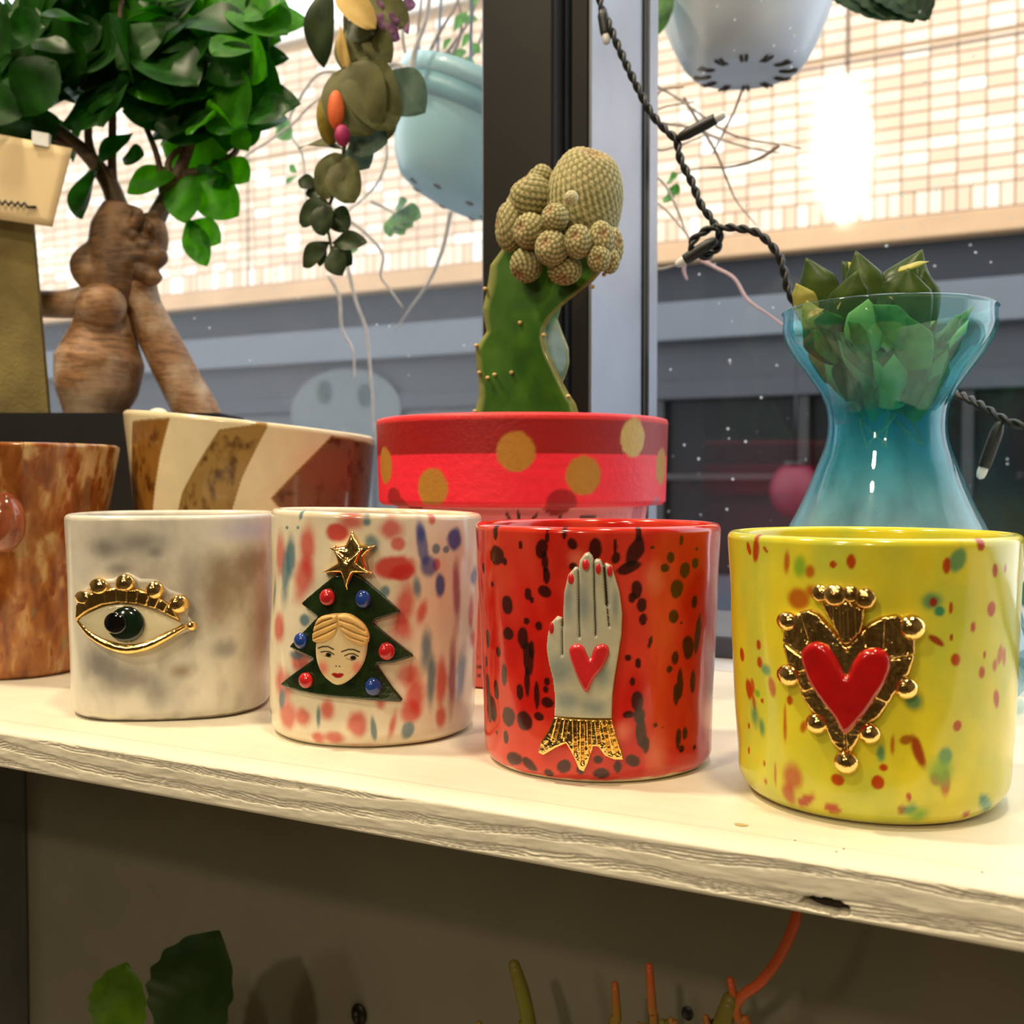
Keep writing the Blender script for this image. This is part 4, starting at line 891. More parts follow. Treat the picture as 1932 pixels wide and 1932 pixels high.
# wool-covered scion heads
M['scion'] = painted('woolly_cactus', rough=.8, coat=0, bmp=.4, bscale=900)
def knob(name, px, py, y, rx, ry, tilt=0, nb=300, parent=None, crater=True, face=(.1, -1, .25), pale=0.0):
    c = ony(px, py, y); r = mpp(c); RX, RZ = rx * r, ry * r
    nu, nv = (90, 64) if rx > 50 else (56, 38)
    V, Fc = sphere(np.zeros(3), 1.0, nu, nv)
    i = np.arange(nb) + .5; ph = np.arccos(1 - 2 * i / nb); tA = math.pi * (1 + 5 ** .5) * i
    Bp_ = np.stack([np.sin(ph) * np.cos(tA), np.sin(ph) * np.sin(tA), np.cos(ph)], 1)
    d = np.max(V @ Bp_.T, axis=1); sp = math.sqrt(4 * math.pi / nb); w = np.clip(np.arccos(np.clip(d, -1, 1)) / (sp * .62), 0, 1)
    h = 1 - w ** 2
    ax = np.array(face, float); ax /= np.linalg.norm(ax)
    U = np.array([0, 0, 1.0])
    if abs(ax @ U) < .98:
        # spiral pole points to ax
        vv_ = np.cross(U, ax); cth = U @ ax; K_ = np.array([[0, -vv_[2], vv_[1]], [vv_[2], 0, -vv_[0]], [-vv_[1], vv_[0], 0]])
        Rm = np.eye(3) + K_ + K_ @ K_ / (1 + cth)
    else: Rm = np.eye(3)
    cr = np.arccos(np.clip(V[:, 2], -1, 1)); dent = np.exp(-(cr / .36) ** 2) if crater else 0 * cr
    rad = 1 + .055 * h - .24 * dent
    W = (V * rad[:, None]) @ Rm.T * np.array([RX, min(RX, RZ), RZ])
    ca, sa = math.cos(math.radians(tilt)), math.sin(math.radians(tilt))
    X = W @ RT; Z = W[:, 2]; Dp = W @ np.array([-RT[1], RT[0], 0]); X2 = X * ca + Z * sa; Z2 = -X * sa + Z * ca
    W = X2[:, None] * RT + Z2[:, None] * np.array([0, 0, 1.0]) + Dp[:, None] * np.array([-RT[1], RT[0], 0])
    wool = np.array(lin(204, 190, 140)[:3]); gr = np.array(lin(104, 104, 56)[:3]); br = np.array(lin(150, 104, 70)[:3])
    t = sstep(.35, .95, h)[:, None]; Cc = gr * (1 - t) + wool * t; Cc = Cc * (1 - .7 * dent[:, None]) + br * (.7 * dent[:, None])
    Cc = Cc * (1 - pale) + np.array(lin(214, 206, 170)[:3]) * pale
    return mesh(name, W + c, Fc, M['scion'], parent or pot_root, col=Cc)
big = knob('scion_head', 1101, 384, cyk + .004, 71, 108, tilt=8, nb=620, face=(.25, -.25, 1))
for px, py, dy, rx, ry, nb, fc in ((962,428,-.010,28,46,150,(-.7,-.7,.1)),(1003,372,-.006,40,42,160,(-.3,-.5,.8)),(1000,436,-.016,31,33,150,(-.3,-1,.1)),(1047,411,-.019,25,26,120,(-.1,-1,.5)),(1041,468,-.019,31,33,150,(-.05,-1,.2)),(1091,456,-.017,27,31,140,(.15,-1,.25)),(993,500,-.011,30,32,150,(-.2,-.6,-.7)),(1066,510,-.012,33,27,150,(.1,-.6,-.8)),(1134,452,-.011,24,34,130,(.5,-.8,.2)),(1157,466,-.004,19,36,110,(.8,-.5,.2)),(1130,488,-.013,22,25,110,(.3,-.9,-.2)),(1150,492,-.008,19,24,100,(.6,-.8,-.2)),(1020,335,-.002,24,24,100,(-.5,-.4,.8)),(975,395,-.004,26,30,110,(-.7,-.4,.4))):
    knob('scion_pup', px, py, cyk + dy, rx, ry, nb=nb, parent=big, face=fc)
knob('new_bud', 1078, 373, cyk - .026, 13, 13, nb=60, parent=big, crater=False, pale=.6)

# =================================================================== GLASS VASE AND SUCCULENT
vy = .447; vc = np.array([ony(1672, 900, vy)[0], vy]); VD = depth((vc[0], vc[1], .08)); vq = VD / F
def vz(py): return CAM_H - (py - 905) * vq
vase_prof_px = [(1300,0.0),(1308,150),(1302,215),(1280,243),(1240,251),(1190,249),(1120,228),(1060,205),(1000,180),(960,160),(920,142),(880,127),(840,112),(805,107),(770,110),(740,122),(710,141),(680,163),(650,182),(625,191),(605,191),(592,191)]
pz = np.array([[max(vz(a), 0.0) if i > 1 else 0.0, b * vq] for i, (a, b) in enumerate(vase_prof_px)])
pz = catmull(pz, 4); pz[:, 0] = np.clip(pz[:, 0], 0, None); pz[:, 1] = np.clip(pz[:, 1], 0, None)
outer = [(r, z) for z, r in pz]; WTk = .0016
inner_p = [(max(r - WTk, 0), max(z, .0016)) for r, z in outer][::-1]
zr = outer[-1][1]; rimp = [(outer[-1][0] + .0006, zr + .0006), (outer[-1][0] - .0002, zr + .0013), (outer[-1][0] - .0014, zr + .0010)]
m, nt, b = new_mat('turquoise_glass'); nt.nodes.remove(b)
lw = N(nt, 'ShaderNodeLayerWeight'); lw.inputs['Blend'].default_value = .5
tc = N(nt, 'ShaderNodeTexCoord'); sx = N(nt, 'ShaderNodeSeparateXYZ'); nt.links.new(tc.outputs['Object'], sx.inputs[0])
mr = N(nt, 'ShaderNodeMapRange'); mr.inputs[1].default_value = .02; mr.inputs[2].default_value = .15; nt.links.new(sx.outputs['Z'], mr.inputs[0])
# the tint is in the glass: strongest round the waist, paler at the foot
tint = ramp(nt, mr.outputs[0], [(0, (.90, .97, .97, 1)), (.36, (.84, .95, .96, 1)), (.55, (.56, .90, .93, 1)), (.70, (.50, .88, .91, 1)), (.86, (.66, .93, .92, 1)), (1, (.84, .97, .94, 1))])
edge = mixc(nt, ramp(nt, lw.outputs['Facing'], [(.45, (0,0,0,1)), (.95, (1,1,1,1))]), tint, mixc(nt, 1.0, tint, (.45, .78, .9, 1), 'MULTIPLY'))
tr = N(nt, 'ShaderNodeBsdfTransparent'); nt.links.new(edge, tr.inputs['Color'])
gl = N(nt, 'ShaderNodeBsdfGlossy'); gl.inputs['Roughness'].default_value = .03
pw = N(nt, 'ShaderNodeMath', operation='POWER'); pw.inputs[1].default_value = 3.5; nt.links.new(lw.outputs['Facing'], pw.inputs[0])
ma = N(nt, 'ShaderNodeMath', operation='MULTIPLY_ADD'); ma.inputs[1].default_value = .55; ma.inputs[2].default_value = .045; nt.links.new(pw.outputs[0], ma.inputs[0])
mx = N(nt, 'ShaderNodeMixShader'); nt.links.new(ma.outputs[0], mx.inputs[0]); nt.links.new(tr.outputs[0], mx.inputs[1]); nt.links.new(gl.outputs[0], mx.inputs[2])
# diffuse glow of the glass put in as a streaky teal haze
hz = noise(nt, coords(nt, (1, 1, .25)), 60, 5, .65); hf = ramp(nt, hz, [(.36, (.06, .06, .06, 1)), (.72, (.24, .24, .24, 1))])
hf = mixc(nt, 1.0, hf, ramp(nt, mr.outputs[0], [(.3, (1, 1, 1, 1)), (.5, (.95, .95, .95, 1)), (.68, (1, 1, 1, 1)), (.82, (.35, .35, .35, 1)), (1, (.15, .15, .15, 1))]), 'MULTIPLY')
df = N(nt, 'ShaderNodeBsdfTranslucent'); hcol = ramp(nt, mr.outputs[0], [(.3, (.72, .90, .92, 1)), (.45, (.50, .80, .84, 1)), (.56, (.18, .62, .72, 1)), (.68, (.04, .50, .66, 1)), (.9, (.20, .70, .72, 1))])
nt.links.new(hcol, df.inputs['Color'])
d2 = N(nt, 'ShaderNodeBsdfDiffuse'); nt.links.new(hcol, d2.inputs['Color'])
ad = N(nt, 'ShaderNodeMixShader'); ad.inputs[0].default_value = .4; nt.links.new(df.outputs[0], ad.inputs[1]); nt.links.new(d2.outputs[0], ad.inputs[2])
mx2 = N(nt, 'ShaderNodeMixShader'); nt.links.new(hf, mx2.inputs[0]); nt.links.new(mx.outputs[0], mx2.inputs[1]); nt.links.new(ad.outputs[0], mx2.inputs[2])
nt.links.new(mx2.outputs[0], nt.nodes['Material Output'].inputs['Surface']); M['vase'] = m
vase = mesh('glass_vase', *lathe(outer + rimp + inner_p, 96, (vc[0], vc[1], 0)), M['vase'], origin=(vc[0], vc[1], 0))
tag(vase, 'turquoise glass waisted vase behind the yellow cup', 'vase')

def leaf_mesh(name, mat, shape='ficus', nl=16, nw=6, fold=.18, curl=.15, thick=0.0):
    """unit leaf along +X, blade in XY, normal +Z"""
    V = []; 
    for i in range(nl + 1):
        t = i / nl
        if shape == 'ficus': w = .29 * (math.sin(math.pi * t ** 1.25) ** .75 if 0 < t < 1 else 0) + (.012 if t < .05 else 0)
        elif shape == 'round': w = .44 * math.sqrt(max(0, 1 - (2 * t - 1) ** 2)) * (1 - .12 * t)
        elif shape == 'lance': w = .16 * math.sin(math.pi * t ** .9) ** .9 if 0 < t < 1 else 0
        elif shape == 'scallop': w = .42 * (1 - abs(2 * t - 1) ** 2.6) * (1 + .045 * math.cos(t * 44))
        else: w = .34 * math.sin(math.pi * t ** .7) ** .7 * (1 + .05 * math.cos(t * 40)) if 0 < t < 1 else 0
        w = max(w, .004)
        for j in range(nw + 1):
            s_ = 2 * j / nw - 1
            V.append((t, s_ * w, fold * abs(s_) * w * 1.0 - curl * (t - .3) ** 2 + .02 * math.sin(9 * t + 3 * s_)))
    Fc = [(i*(nw+1)+j, (i+1)*(nw+1)+j, (i+1)*(nw+1)+j+1, i*(nw+1)+j+1) for i in range(nl) for j in range(nw)]
    me = bpy.data.meshes.new(name); me.from_pydata(V, [], Fc); me.polygons.foreach_set('use_smooth', [True] * len(Fc)); me.materials.append(mat); return me
def place_leaf(me, name, parent, base, tip, nrm=(0, -1, .3), wid=1.0, label=None):
    base = np.asarray(base, float); tip = np.asarray(tip, float); d = tip - base; L = np.linalg.norm(d); x = d / L
    nrm = np.asarray(nrm, float); z = nrm - x * (nrm @ x)
    if np.linalg.norm(z) < 1e-4: z = np.cross(x, (1, 0, 0))
    z /= np.linalg.norm(z); y = np.cross(z, x)
    o = bpy.data.objects.new(name, me); COL.objects.link(o); o.parent = parent
    b_ = base - ORIGIN[parent.name]
    Mx = Matrix(((x[0]*L, y[0]*L*wid, z[0]*L, b_[0]), (x[1]*L, y[1]*L*wid, z[1]*L, b_[1]), (x[2]*L, y[2]*L*wid, z[2]*L, b_[2]), (0, 0, 0, 1)))
    o.matrix_local = Mx
    ORIGIN[o.name] = ORIGIN[parent.name]
    if label: o['label'] = label
    return o
# thick succulent leaf: three-sided, blunt windowed tip
def fat_leaf_mesh(name, mat, blunt=True, skew=.1):
    V = []; ns = 12; nr = 14
    for i in range(nr + 1):
        t = i / nr; w = (.24 + .04 * math.sin(math.pi * min(t / .8, 1))) * (1 if t < .70 else max(.02, 1 - ((t - .70) / .30) ** 1.1))
        th_ = .13 * (1 if t < .68 else max(.02, 1 - ((t - .68) / .32) ** .9))
        for j in range(ns):
            a = 2 * math.pi * j / ns; yy = w * math.cos(a) + skew * max(0, (t - .6) / .4) ** 1.5; zz = th_ * math.sin(a)
            if zz < 0: zz *= .45
            else: zz *= (1 - .35 * abs(math.cos(a)))
            V.append((t, yy, zz - (.10 * t * t if not blunt else -.05 * t)))
    Fc = [(i*ns+j, (i+1)*ns+j, (i+1)*ns+(j+1) % ns, i*ns+(j+1) % ns) for i in range(nr) for j in range(ns)] + [tuple(range(ns)), tuple(range(nr*ns, nr*ns+ns))[::-1]]
    me = bpy.data.meshes.new(name); me.from_pydata(V, [], Fc); me.polygons.foreach_set('use_smooth', [True] * len(Fc)); me.materials.append(mat); return me
M['succ'] = leafmat('succulent_skin', lin(30, 56, 24), lin(74, 94, 40), .10, .35, 3)
M['succ_y'] = leafmat('yellowing_succulent', lin(140, 146, 66), lin(196, 190, 110), .2, .45, 3)
M['succ_g'] = leafmat('inner_succulent', lin(40, 100, 40), lin(96, 150, 74), .25, .4, 3)
M['dry'] = leafmat('dry_leaf', lin(150, 110, 60), lin(200, 170, 110), .15, .7, 4)
sroot = thing('potted_succulent', (vc[0], vc[1], vz(740)), 'upright green haworthia-like succulent sitting in the mouth of the turquoise vase', 'succulent')
fa = fat_leaf_mesh('succulent_leaf', M['succ']); fb = fat_leaf_mesh('succulent_leaf', M['succ'], True, -.14); fy = fat_leaf_mesh('succulent_leaf', M['succ_y']); fgs = [fat_leaf_mesh('succulent_leaf', q, False, k) for q, k in ((M['succ_g'], .1), (leafmat('deep_succulent', lin(16, 66, 34), lin(50, 104, 54), .2, .4, 3), -.1), (leafmat('pale_succulent', lin(110, 160, 100), lin(150, 190, 130), .3, .5, 3), .0))]
def sl(me, bx, by, tx, ty, dy0, dy1, w=1.0, nrm=(0, -1, .1), label=None):
    place_leaf(me, 'succulent_leaf', sroot, ony(bx, by, vy + dy0), ony(tx, ty, vy + dy1), nrm, w, label)
sl(fa,1562,625,1537,482,-.008,-.012,1.0,(-.25,-1,.1)); sl(fb,1607,640,1598,512,-.018,-.024,1.15,(-.05,-1,.15)); sl(fa,1638,630,1629,472,-.006,-.006,.85,(.1,-1,0))
sl(fb,1690,630,1715,472,-.004,.004,1.0,(.2,-1,.1)); sl(fb,1682,625,1709,492,-.012,-.012,1.0,(.3,-1,.1)); sl(fa,1712,640,1728,506,-.020,-.024,1.05,(.15,-1,.1)); sl(fa,1738,625,1752,508,-.008,-.008,.9,(.5,-1,.1)); sl(fa,1660,625,1612,490,.004,.006,.9); sl(fa,1660,600,1600,488,.012,.014,.9)
sl(fy,1528,600,1512,532,-.010,-.016,1.3,(-.3,-1,.3)); sl(fy,1532,620,1530,566,-.014,-.018,1.3); sl(fy,1700,510,1752,497,-.021,-.024,1.2,(0,-.4,1), 'pale withered leaf tip'); sl(fy,1640,560,1607,492,.002,.004,.8)
dm = leaf_mesh('dry_leaf', M['dry'], 'lance', curl=.5)
for bx, by, tx, ty in ((1575,590,1583,560),(1690,575,1706,560),(1690,570,1682,558),(1520,600,1548,580),(1560,595,1538,588),(1600,600,1640,572)): place_leaf(dm, 'dry_leaf', sroot, ony(bx, by, vy - .022), ony(tx, ty, vy - .026), (0, -1, .5), 1.3, 'withered tan leaf')
# leaves crowded inside the bowl of the vase
rs = np.random.default_rng(11)
for i in range(84):
    a = rs.uniform(0, 2*math.pi); f = rs.uniform(.1, 1); py = rs.uniform(606, 735); zz = vz(py); rmax = np.interp(zz, pz[::1, 0][8:], pz[::1, 1][8:]) - .0075
    if a > math.pi and i % 3: a -= math.pi; 
    if i % 4: a = -abs(a % math.pi)
    rmax += .005; r = rmax * (.35 + .6 * math.sqrt(f)); p = np.array([vc[0] + r*math.cos(a), vc[1] + r*math.sin(a), zz + .004])
    r0 = max(r - rs.uniform(.009, .016), 0); a0 = a + rs.normal(0, .25); p0 = np.array([vc[0] + r0*math.cos(a0), vc[1] + r0*math.sin(a0), zz - rs.uniform(.005, .014)])
    place_leaf(fgs[(0, 1, 1, 0, 2)[i % 5]], 'succulent_leaf', sroot, p0, p, (math.cos(a) + rs.normal(0, .5), math.sin(a) + rs.normal(0, .5), .6 + rs.normal(0, .5)), rs.uniform(.7, 1.3))
for i in range(7):
    a = rs.uniform(0, 6.28); p = np.array([vc[0] + .008*math.cos(a), vc[1] + .008*math.sin(a), vz(735)])
    mesh('root', *ctube([p, p + (rs.uniform(-.006,.006), rs.uniform(-.006,.006), -.010), p + (rs.uniform(-.009,.009), rs.uniform(-.008,.008), -.022)], [.0006, .0004, .0002], 6), M['dry'], sroot)
mesh('root_ball', *sphere((vc[0], vc[1], vz(700)), (.018, .018, .014), 20, 14), M['succ_g'], sroot)

# =================================================================== FICUS BONSAI
FD = .646                                                     # distance of the trunk along the view axis
FP = ond(150, 800, FD); FP[2] = 0
fic = thing('ficus_bonsai', FP, 'ginseng ficus bonsai with swollen roots in a black rectangular pot', 'bonsai')
M['blackpot'] = plain('black_pot_glaze', lin(20, 20, 22), .35, var=.2)
HZ = float(ond(120, 779, .618)[2])
FWH = _f0
def potbox(pxl, pxr, d0, d1, z0, z1, ins):
    def pt(px, d, z): p = C + (FWH + RT * (px - 966) / F) * d; return np.array([p[0], p[1], z])
    a, b_, c_, e = pt(pxl, d0, z1), pt(pxr, d0, z1), pt(pxr, d0, z1) + FWH * (d1 - d0), pt(pxl, d0, z1) + FWH * (d1 - d0)
    cen = (a + b_ + c_ + e) / 4; lo = [q + (cen - q) * np.array([ins, ins, 0]) for q in (a, b_, c_, e)]
    for q in lo: q[2] = z0
    return np.array(lo + [a, b_, c_, e])
Vp = potbox(-200, 415, .618, .672, 0, HZ, .10); Vi = potbox(-186, 401, .622, .668, .01, HZ, .10)
mesh('pot', np.vstack([Vp, Vi]), [(3,2,1,0),(0,1,5,4),(1,2,6,5),(2,3,7,6),(3,0,4,7),(8,9,10,11),(9,8,12,13),(10,9,13,14),(11,10,14,15),(8,11,15,12),(4,5,13,12),(5,6,14,13),(6,7,15,14),(7,4,12,15)], M['blackpot'], fic, smooth=False)
Vs = potbox(-184, 399, .6225, .6675, HZ - .03, HZ - .006, .0)
mesh('soil', Vs, [(3,2,1,0),(4,5,6,7),(0,1,5,4),(1,2,6,5),(2,3,7,6),(3,0,4,7)], M['soil'], fic, smooth=False)
mesh('pebble', *sphere(ond(298, 784, .624), (.0068, .005, .0042), 16, 10), plain('white_pebble', lin(235, 230, 215), .5), fic, label='small white pebble on the pot rim')
def barkmat(name, c1, c2, c3):
    m, nt, b = new_mat(name); f = noise(nt, coords(nt, (1, 1, 5)), 90, 5, .65); f2 = noise(nt, coords(nt), 45, 3)
    nt.links.new(mixc(nt, ramp(nt, f2, [(.45, (0,0,0,1)), (.7, (1,1,1,1))]), ramp(nt, f, [(.3, c1), (.65, c2)]), c3), b.inputs['Base Color'])
    setp(b, Roughness=.55); bump(nt, b, f, .5, .0015); return m
M['bark'] = barkmat('ficus_bark', lin(96, 62, 36), lin(160, 118, 78), lin(186, 164, 140)); M['bark_dark'] = barkmat('ficus_bark_dark', lin(52, 34, 18), lin(116, 82, 48), lin(150, 112, 74)); M['twig'] = barkmat('ficus_twig', lin(62, 44, 32), lin(104, 80, 58), lin(110, 90, 70))
fq = FD / F
def FPt(px, py, dy=0):
    p = ond(px, py, FD + dy)
    return p if p[1] < .528 else ony(px, py, .528)
def ft(pts, n=14):
    return ctube([FPt(p[0], p[1], p[3] if len(p) > 3 else 0) for p in pts], [p[2] * fq for p in pts], n)
def woody(name, parts, mat, label, vox=.0013):
    o = mesh(name, *join(parts), mat, fic, label=label)
    rm = o.modifiers.new('merge', 'REMESH'); rm.mode = 'VOXEL'; rm.voxel_size = vox; rm.use_smooth_shade = True
    sm_ = o.modifiers.new('soften', 'SMOOTH'); sm_.factor = .5; sm_.iterations = 2
    return o
rk = np.random.default_rng(21)
lumps = [sphere(FPt(a, c, dd), r_ * fq, 12, 8) for a, c, r_, dd in [(rk.uniform(160, 300), rk.uniform(470, 545), rk.uniform(10, 20), -.010) for _ in range(26)] + [(rk.uniform(180, 285), rk.uniform(400, 470), rk.uniform(8, 14), -.012) for _ in range(12)]]
woody('trunk', [ft([(232,388,36),(225,430,52),(222,470,54),(222,515,56),(220,550,54),(215,580,44)], 18), ft([(178,470,20,-.004),(160,498,28,-.006),(178,520,34,-.004),(215,530,40)]), ft([(284,405,22),(288,450,30),(270,492,34),(245,520,40)])] + lumps, M['bark_dark'], 'dark knobbly upper trunk')
woody('aerial_root', [ft([(20,572,24,.004),(70,573,26,.002),(125,574,27),(185,566,34)])], M['bark'], None)
woody('aerial_root', [ft([(200,560,40,-.002),(195,620,58,-.003),(188,680,82,-.003),(182,735,76,-.003),(178,775,58,-.003),(178,815,48,-.003)], 20)], M['bark'], 'swollen middle root')
woody('aerial_root', [ft([(255,530,38),(272,580,34),(300,640,38),(338,715,40),(372,780,42),(385,812,42)], 16)], M['bark'], None)
mesh('root_knob', *sphere(FPt(190, 578, -.016), (50*fq, .013, 42*fq), 28, 18), M['bark'], fic, label='pale rounded root knob')
BR = [[(225,398,20),(205,345,17),(165,292,14),(110,245,11),(50,205,9),(-20,165,6)], [(218,395,12),(212,330,9),(212,260,8),(214,170,7),(222,80,6),(230,0,5)], [(188,325,9),(168,270,8),(165,200,7),(142,110,6),(125,40,5)], [(288,425,19),(318,365,15),(342,315,12),(362,255,10),(372,180,8),(385,118,7),(365,50,5)], [(385,118,7),(415,72,6),(440,10,5)], [(345,330,10),(400,318,8),(445,285,6),(452,235,4)], [(308,385,8),(298,300,6),(262,205,5),(240,120,4)], [(330,345,8),(320,300,6),(395,240,5),(440,190,4)], [(150,282,8),(90,260,6),(40,270,5)]]
for bp in BR: mesh('branch', *ft(bp, 10), M['twig'], fic)
M['ficus_leaf'] = leafmat('ficus_leaf', lin(12, 40, 10), lin(34, 84, 22), .30, .42, 3); M['ficus_leaf_backlit'] = leafmat('backlit_ficus_leaf', lin(34, 92, 16), lin(70, 140, 30), .42, .42, 3)  # the brighter copy puts backlight into the colour of the right-hand leaves
fl = [leaf_mesh('ficus_leaf', M['ficus_leaf'], 'ficus', fold=f, curl=c) for f, c in ((.25, .18), (.12, .35), (.35, .05))]; fll = [leaf_mesh('ficus_leaf', M['ficus_leaf_backlit'], 'ficus', fold=f, curl=c) for f, c in ((.2, .1), (.1, .25))]
def fleaf(b_, t_, y0=0, y1=0, nrm=(.1, -1, .3), w=1.0, light=False): place_leaf((fll if light else fl)[random.randrange(2 if light else 3)], 'leaf', fic, FPt(*b_, y0), FPt(*t_, y1), nrm, w)
for b_, t_, nrm, w, lt in (((340,318),(236,352),(0,-1,.5),1.5,1),((352,318),(346,418),(.3,-1,0),1.2,1),((362,330),(442,402),(.2,-1,.2),1.2,1),((352,410),(388,500),(.5,-1,0),.8,1),((352,418),(414,456),(0,-1,.4),1.1,1),((185,300),(150,412),(-.3,-1,.2),1.5,0),((375,245),(500,212),(.1,-1,.6),1.2,0),((372,165),(270,70),(.1,-1,.3),1.3,0),((372,175),(412,140),(0,-1,.4),1.5,0),((420,300),(468,340),(0,-1,.4),1.2,1),((400,300),(430,355),(0,-1,.4),1.2,1),((395,200),(562,185),(.1,-1,.4),.9,0),((400,130),(540,100),(.2,-1,.5),.9,0),((410,60),(575,22),(.1,-1,.5),.9,1),((400,60),(525,62),(.1,-1,.6),1.2,1),((230,300),(268,290),(0,-1,.4),1.4,0),((250,250),(185,300),(.2,-1,.3),1.0,0)):
    fleaf(b_, t_, 0, -.010, nrm, w, lt)
rl = np.random.default_rng(5)
tips = [(50,205),(0,170),(40,260),(90,240),(-20,240),(440,270),(410,290),(400,215),(430,240),(110,60),(140,110),(165,200),(222,80),(214,150),(240,120),(262,205),(300,110),(372,180),(385,118),(365,50),(440,10),(450,100),(440,190),(452,235),(330,40),(60,60),(30,110),(420,70),(300,20),(180,20),(-10,40),(90,140),(250,30),(480,60),(350,-30),(200,-40),(100,-30),(460,-20)]
for i in range(190):
    tx, ty = tips[i % len(tips)]; bx, by = tx + rl.normal(0, 16), ty + rl.normal(0, 16); a = rl.uniform(0, 2*math.pi); L = rl.uniform(85, 150)
    ex_, ey_ = bx + L*math.cos(a), by + L*math.sin(a)*.8
    lim = np.interp(ey_, [-100, 0, 100, 190, 260, 330], [520, 575, 540, 555, 480, 300])
    if ex_ > lim: ex_ = bx - (ex_ - bx) * .6
    if ey_ > 310: ey_ = by - abs(ey_ - by) * .7
    if 140 < ex_ < 285 and 225 < ey_ < 345: continue
    y0 = rl.uniform(-.03, .035); y1 = float(np.clip(y0 + rl.uniform(-.03, .03), -.045, .06))
    fleaf((bx, by), (ex_, ey_), y0, y1, (rl.normal(0, .6), -1, rl.normal(.4, .6)), rl.uniform(1.05, 1.6), (bx > 330 and rl.random() < .5) or rl.random() < .12)

# cloth-covered board and paper tag standing in the bonsai pot
M['board'] = plain('olive_felt', lin(122, 108, 62), .9, var=.35, scale=28, bmp=.6, bscale=500)
yb_ = .6245
q_ = [(-160, 330), (52, 330), (92, 792), (-160, 792)]
Pf = np.array([ond(a, c, yb_) for a, c in q_]); Pb = Pf + FWH * .004
pk = mesh('felt_board', np.vstack([Pf, Pb]), [(0,1,2,3),(7,6,5,4),(0,4,5,1),(1,5,6,2),(2,6,7,3),(3,7,4,0)], M['board'], smooth=False, origin=(Pf[3] + Pf[2]) / 2)
tag(pk, 'olive brown textured board standing in the black pot at the left edge', 'board')
M['card'] = plain('cream_card', lin(226, 202, 158), .8, var=.05, scale=30); M['ink'] = plain('black_ink', lin(30, 24, 16), .6)
cp = [(-110, 232), (136, 280), (98, 428), (-110, 398)]
tagr = thing('paper_tag', ond(50, 425, yb_ - .0095), 'cream paper tag with a black handwritten line, clipped to the olive board', 'tag')
gx, gy = np.meshgrid(np.linspace(0, 1, 14), np.linspace(0, 1, 10)); Pc = []
for u_, v_ in zip(gx.ravel(), gy.ravel()):
    a_ = np.array(cp[0]) * (1-u_) + np.array(cp[1]) * u_; b_ = np.array(cp[3]) * (1-u_) + np.array(cp[2]) * u_; w_ = a_ * (1-v_) + b_ * v_; Pc.append(ond(w_[0], w_[1], yb_ - .0095 - .0025 * u_ * u_))
Pc = np.array(Pc); nP = len(Pc); ii = np.arange(nP).reshape(10, 14)
Fq = [(ii[i,j], ii[i+1,j], ii[i+1,j+1], ii[i,j+1]) for i in range(9) for j in range(13)]
rim_ = list(ii[0]) + list(ii[1:, -1]) + list(ii[-1, -2::-1]) + list(ii[-2:0:-1, 0])
mesh('card', np.vstack([Pc, Pc + FWH * .0006]), Fq + [tuple(q2 + nP for q2 in f[::-1]) for f in Fq] + [(rim_[i], rim_[(i+1) % len(rim_)], rim_[(i+1) % len(rim_)] + nP, rim_[i] + nP) for i in range(len(rim_))], M['card'], tagr)
wr = [(-60,372)] + [(x, 381 + x * .10 + (4.5 if i % 2 else -3)) for i, x in enumerate(range(-50, 58, 6))] + [(68, 391)]
mesh('handwriting', *tube([ond(a, c, yb_ - .0125) for a, c in wr], .0009, 6), M['ink'], tagr)
cq = [ond(60, 246, yb_ - .0125), ond(92, 252, yb_ - .0125), ond(91, 277, yb_ - .0125), ond(60, 271, yb_ - .0125)]
mesh('clip', np.vstack([cq, np.array(cq) + FWH * .0035]), [(0,1,2,3),(7,6,5,4),(0,4,5,1),(1,5,6,2),(2,6,7,3),(3,7,4,0)], M['white_board'], tagr, smooth=False)

# =================================================================== STRING LIGHTS
sy_ = .488
M['cable'] = plain('black_cable', lin(26, 28, 30), .45, var=.2, scale=200); M['led'] = plain('clear_led', lin(225, 228, 232), .15, var=.05, coat=.5)
sl_ = thing('string_lights', ony(1505, 590, sy_), 'twisted black string-light cable with small clear bulbs hanging across the window', 'string lights')
def twisted(pts, R=.00155, pitch=.012, per=22):
    P = catmull(pts, per); T = np.gradient(P, axis=0); seg = np.linalg.norm(T, axis=1); T /= seg[:, None]; s_ = np.concatenate([[0], np.cumsum(np.linalg.norm(np.diff(P, axis=0), axis=1))])
    u = np.cross(T, np.array([.0, 1.0, .02])); u /= np.linalg.norm(u, axis=1)[:, None] + 1e-9; w = np.cross(T, u); a = 2 * math.pi * s_ / pitch
    return [tube(P + R * .62 * (np.cos(a + k)[:, None] * u + np.sin(a + k)[:, None] * w), R * .68, 7) for k in (0, math.pi)]
def pxs(L, y=sy_): return [ony(q[0], q[1], q[2] if len(q) > 2 else y) for q in L]
wire1 = [(1108,-260),(1118,-120),(1132,0),(1150,48),(1172,100),(1198,155),(1228,212),(1256,245),(1276,265),(1284,300),(1306,345),(1322,385),(1340,410),(1352,430)]
knot = [(1352,430),(1385,430),(1430,440),(1465,475),(1480,515),(1487,548),(1502,575),(1515,600,.480),(1560,660,.510),(1640,700,.525),(1760,735,.520),(1812,746,.505),(1850,765,.495),(1890,790,.490),(1940,806,.488),(2010,815,.488)]
loopk = [(1352,428,.487),(1330,436,.485),(1306,456,.483),(1308,476,.484),(1330,484,.487),(1352,470,.490),(1358,448,.489),(1352,430,.486)]
for seg in (wire1, knot, loopk):
    for v_, f_ in twisted(pxs(seg)): mesh('cable_strand', v_, f_, M['cable'], sl_)
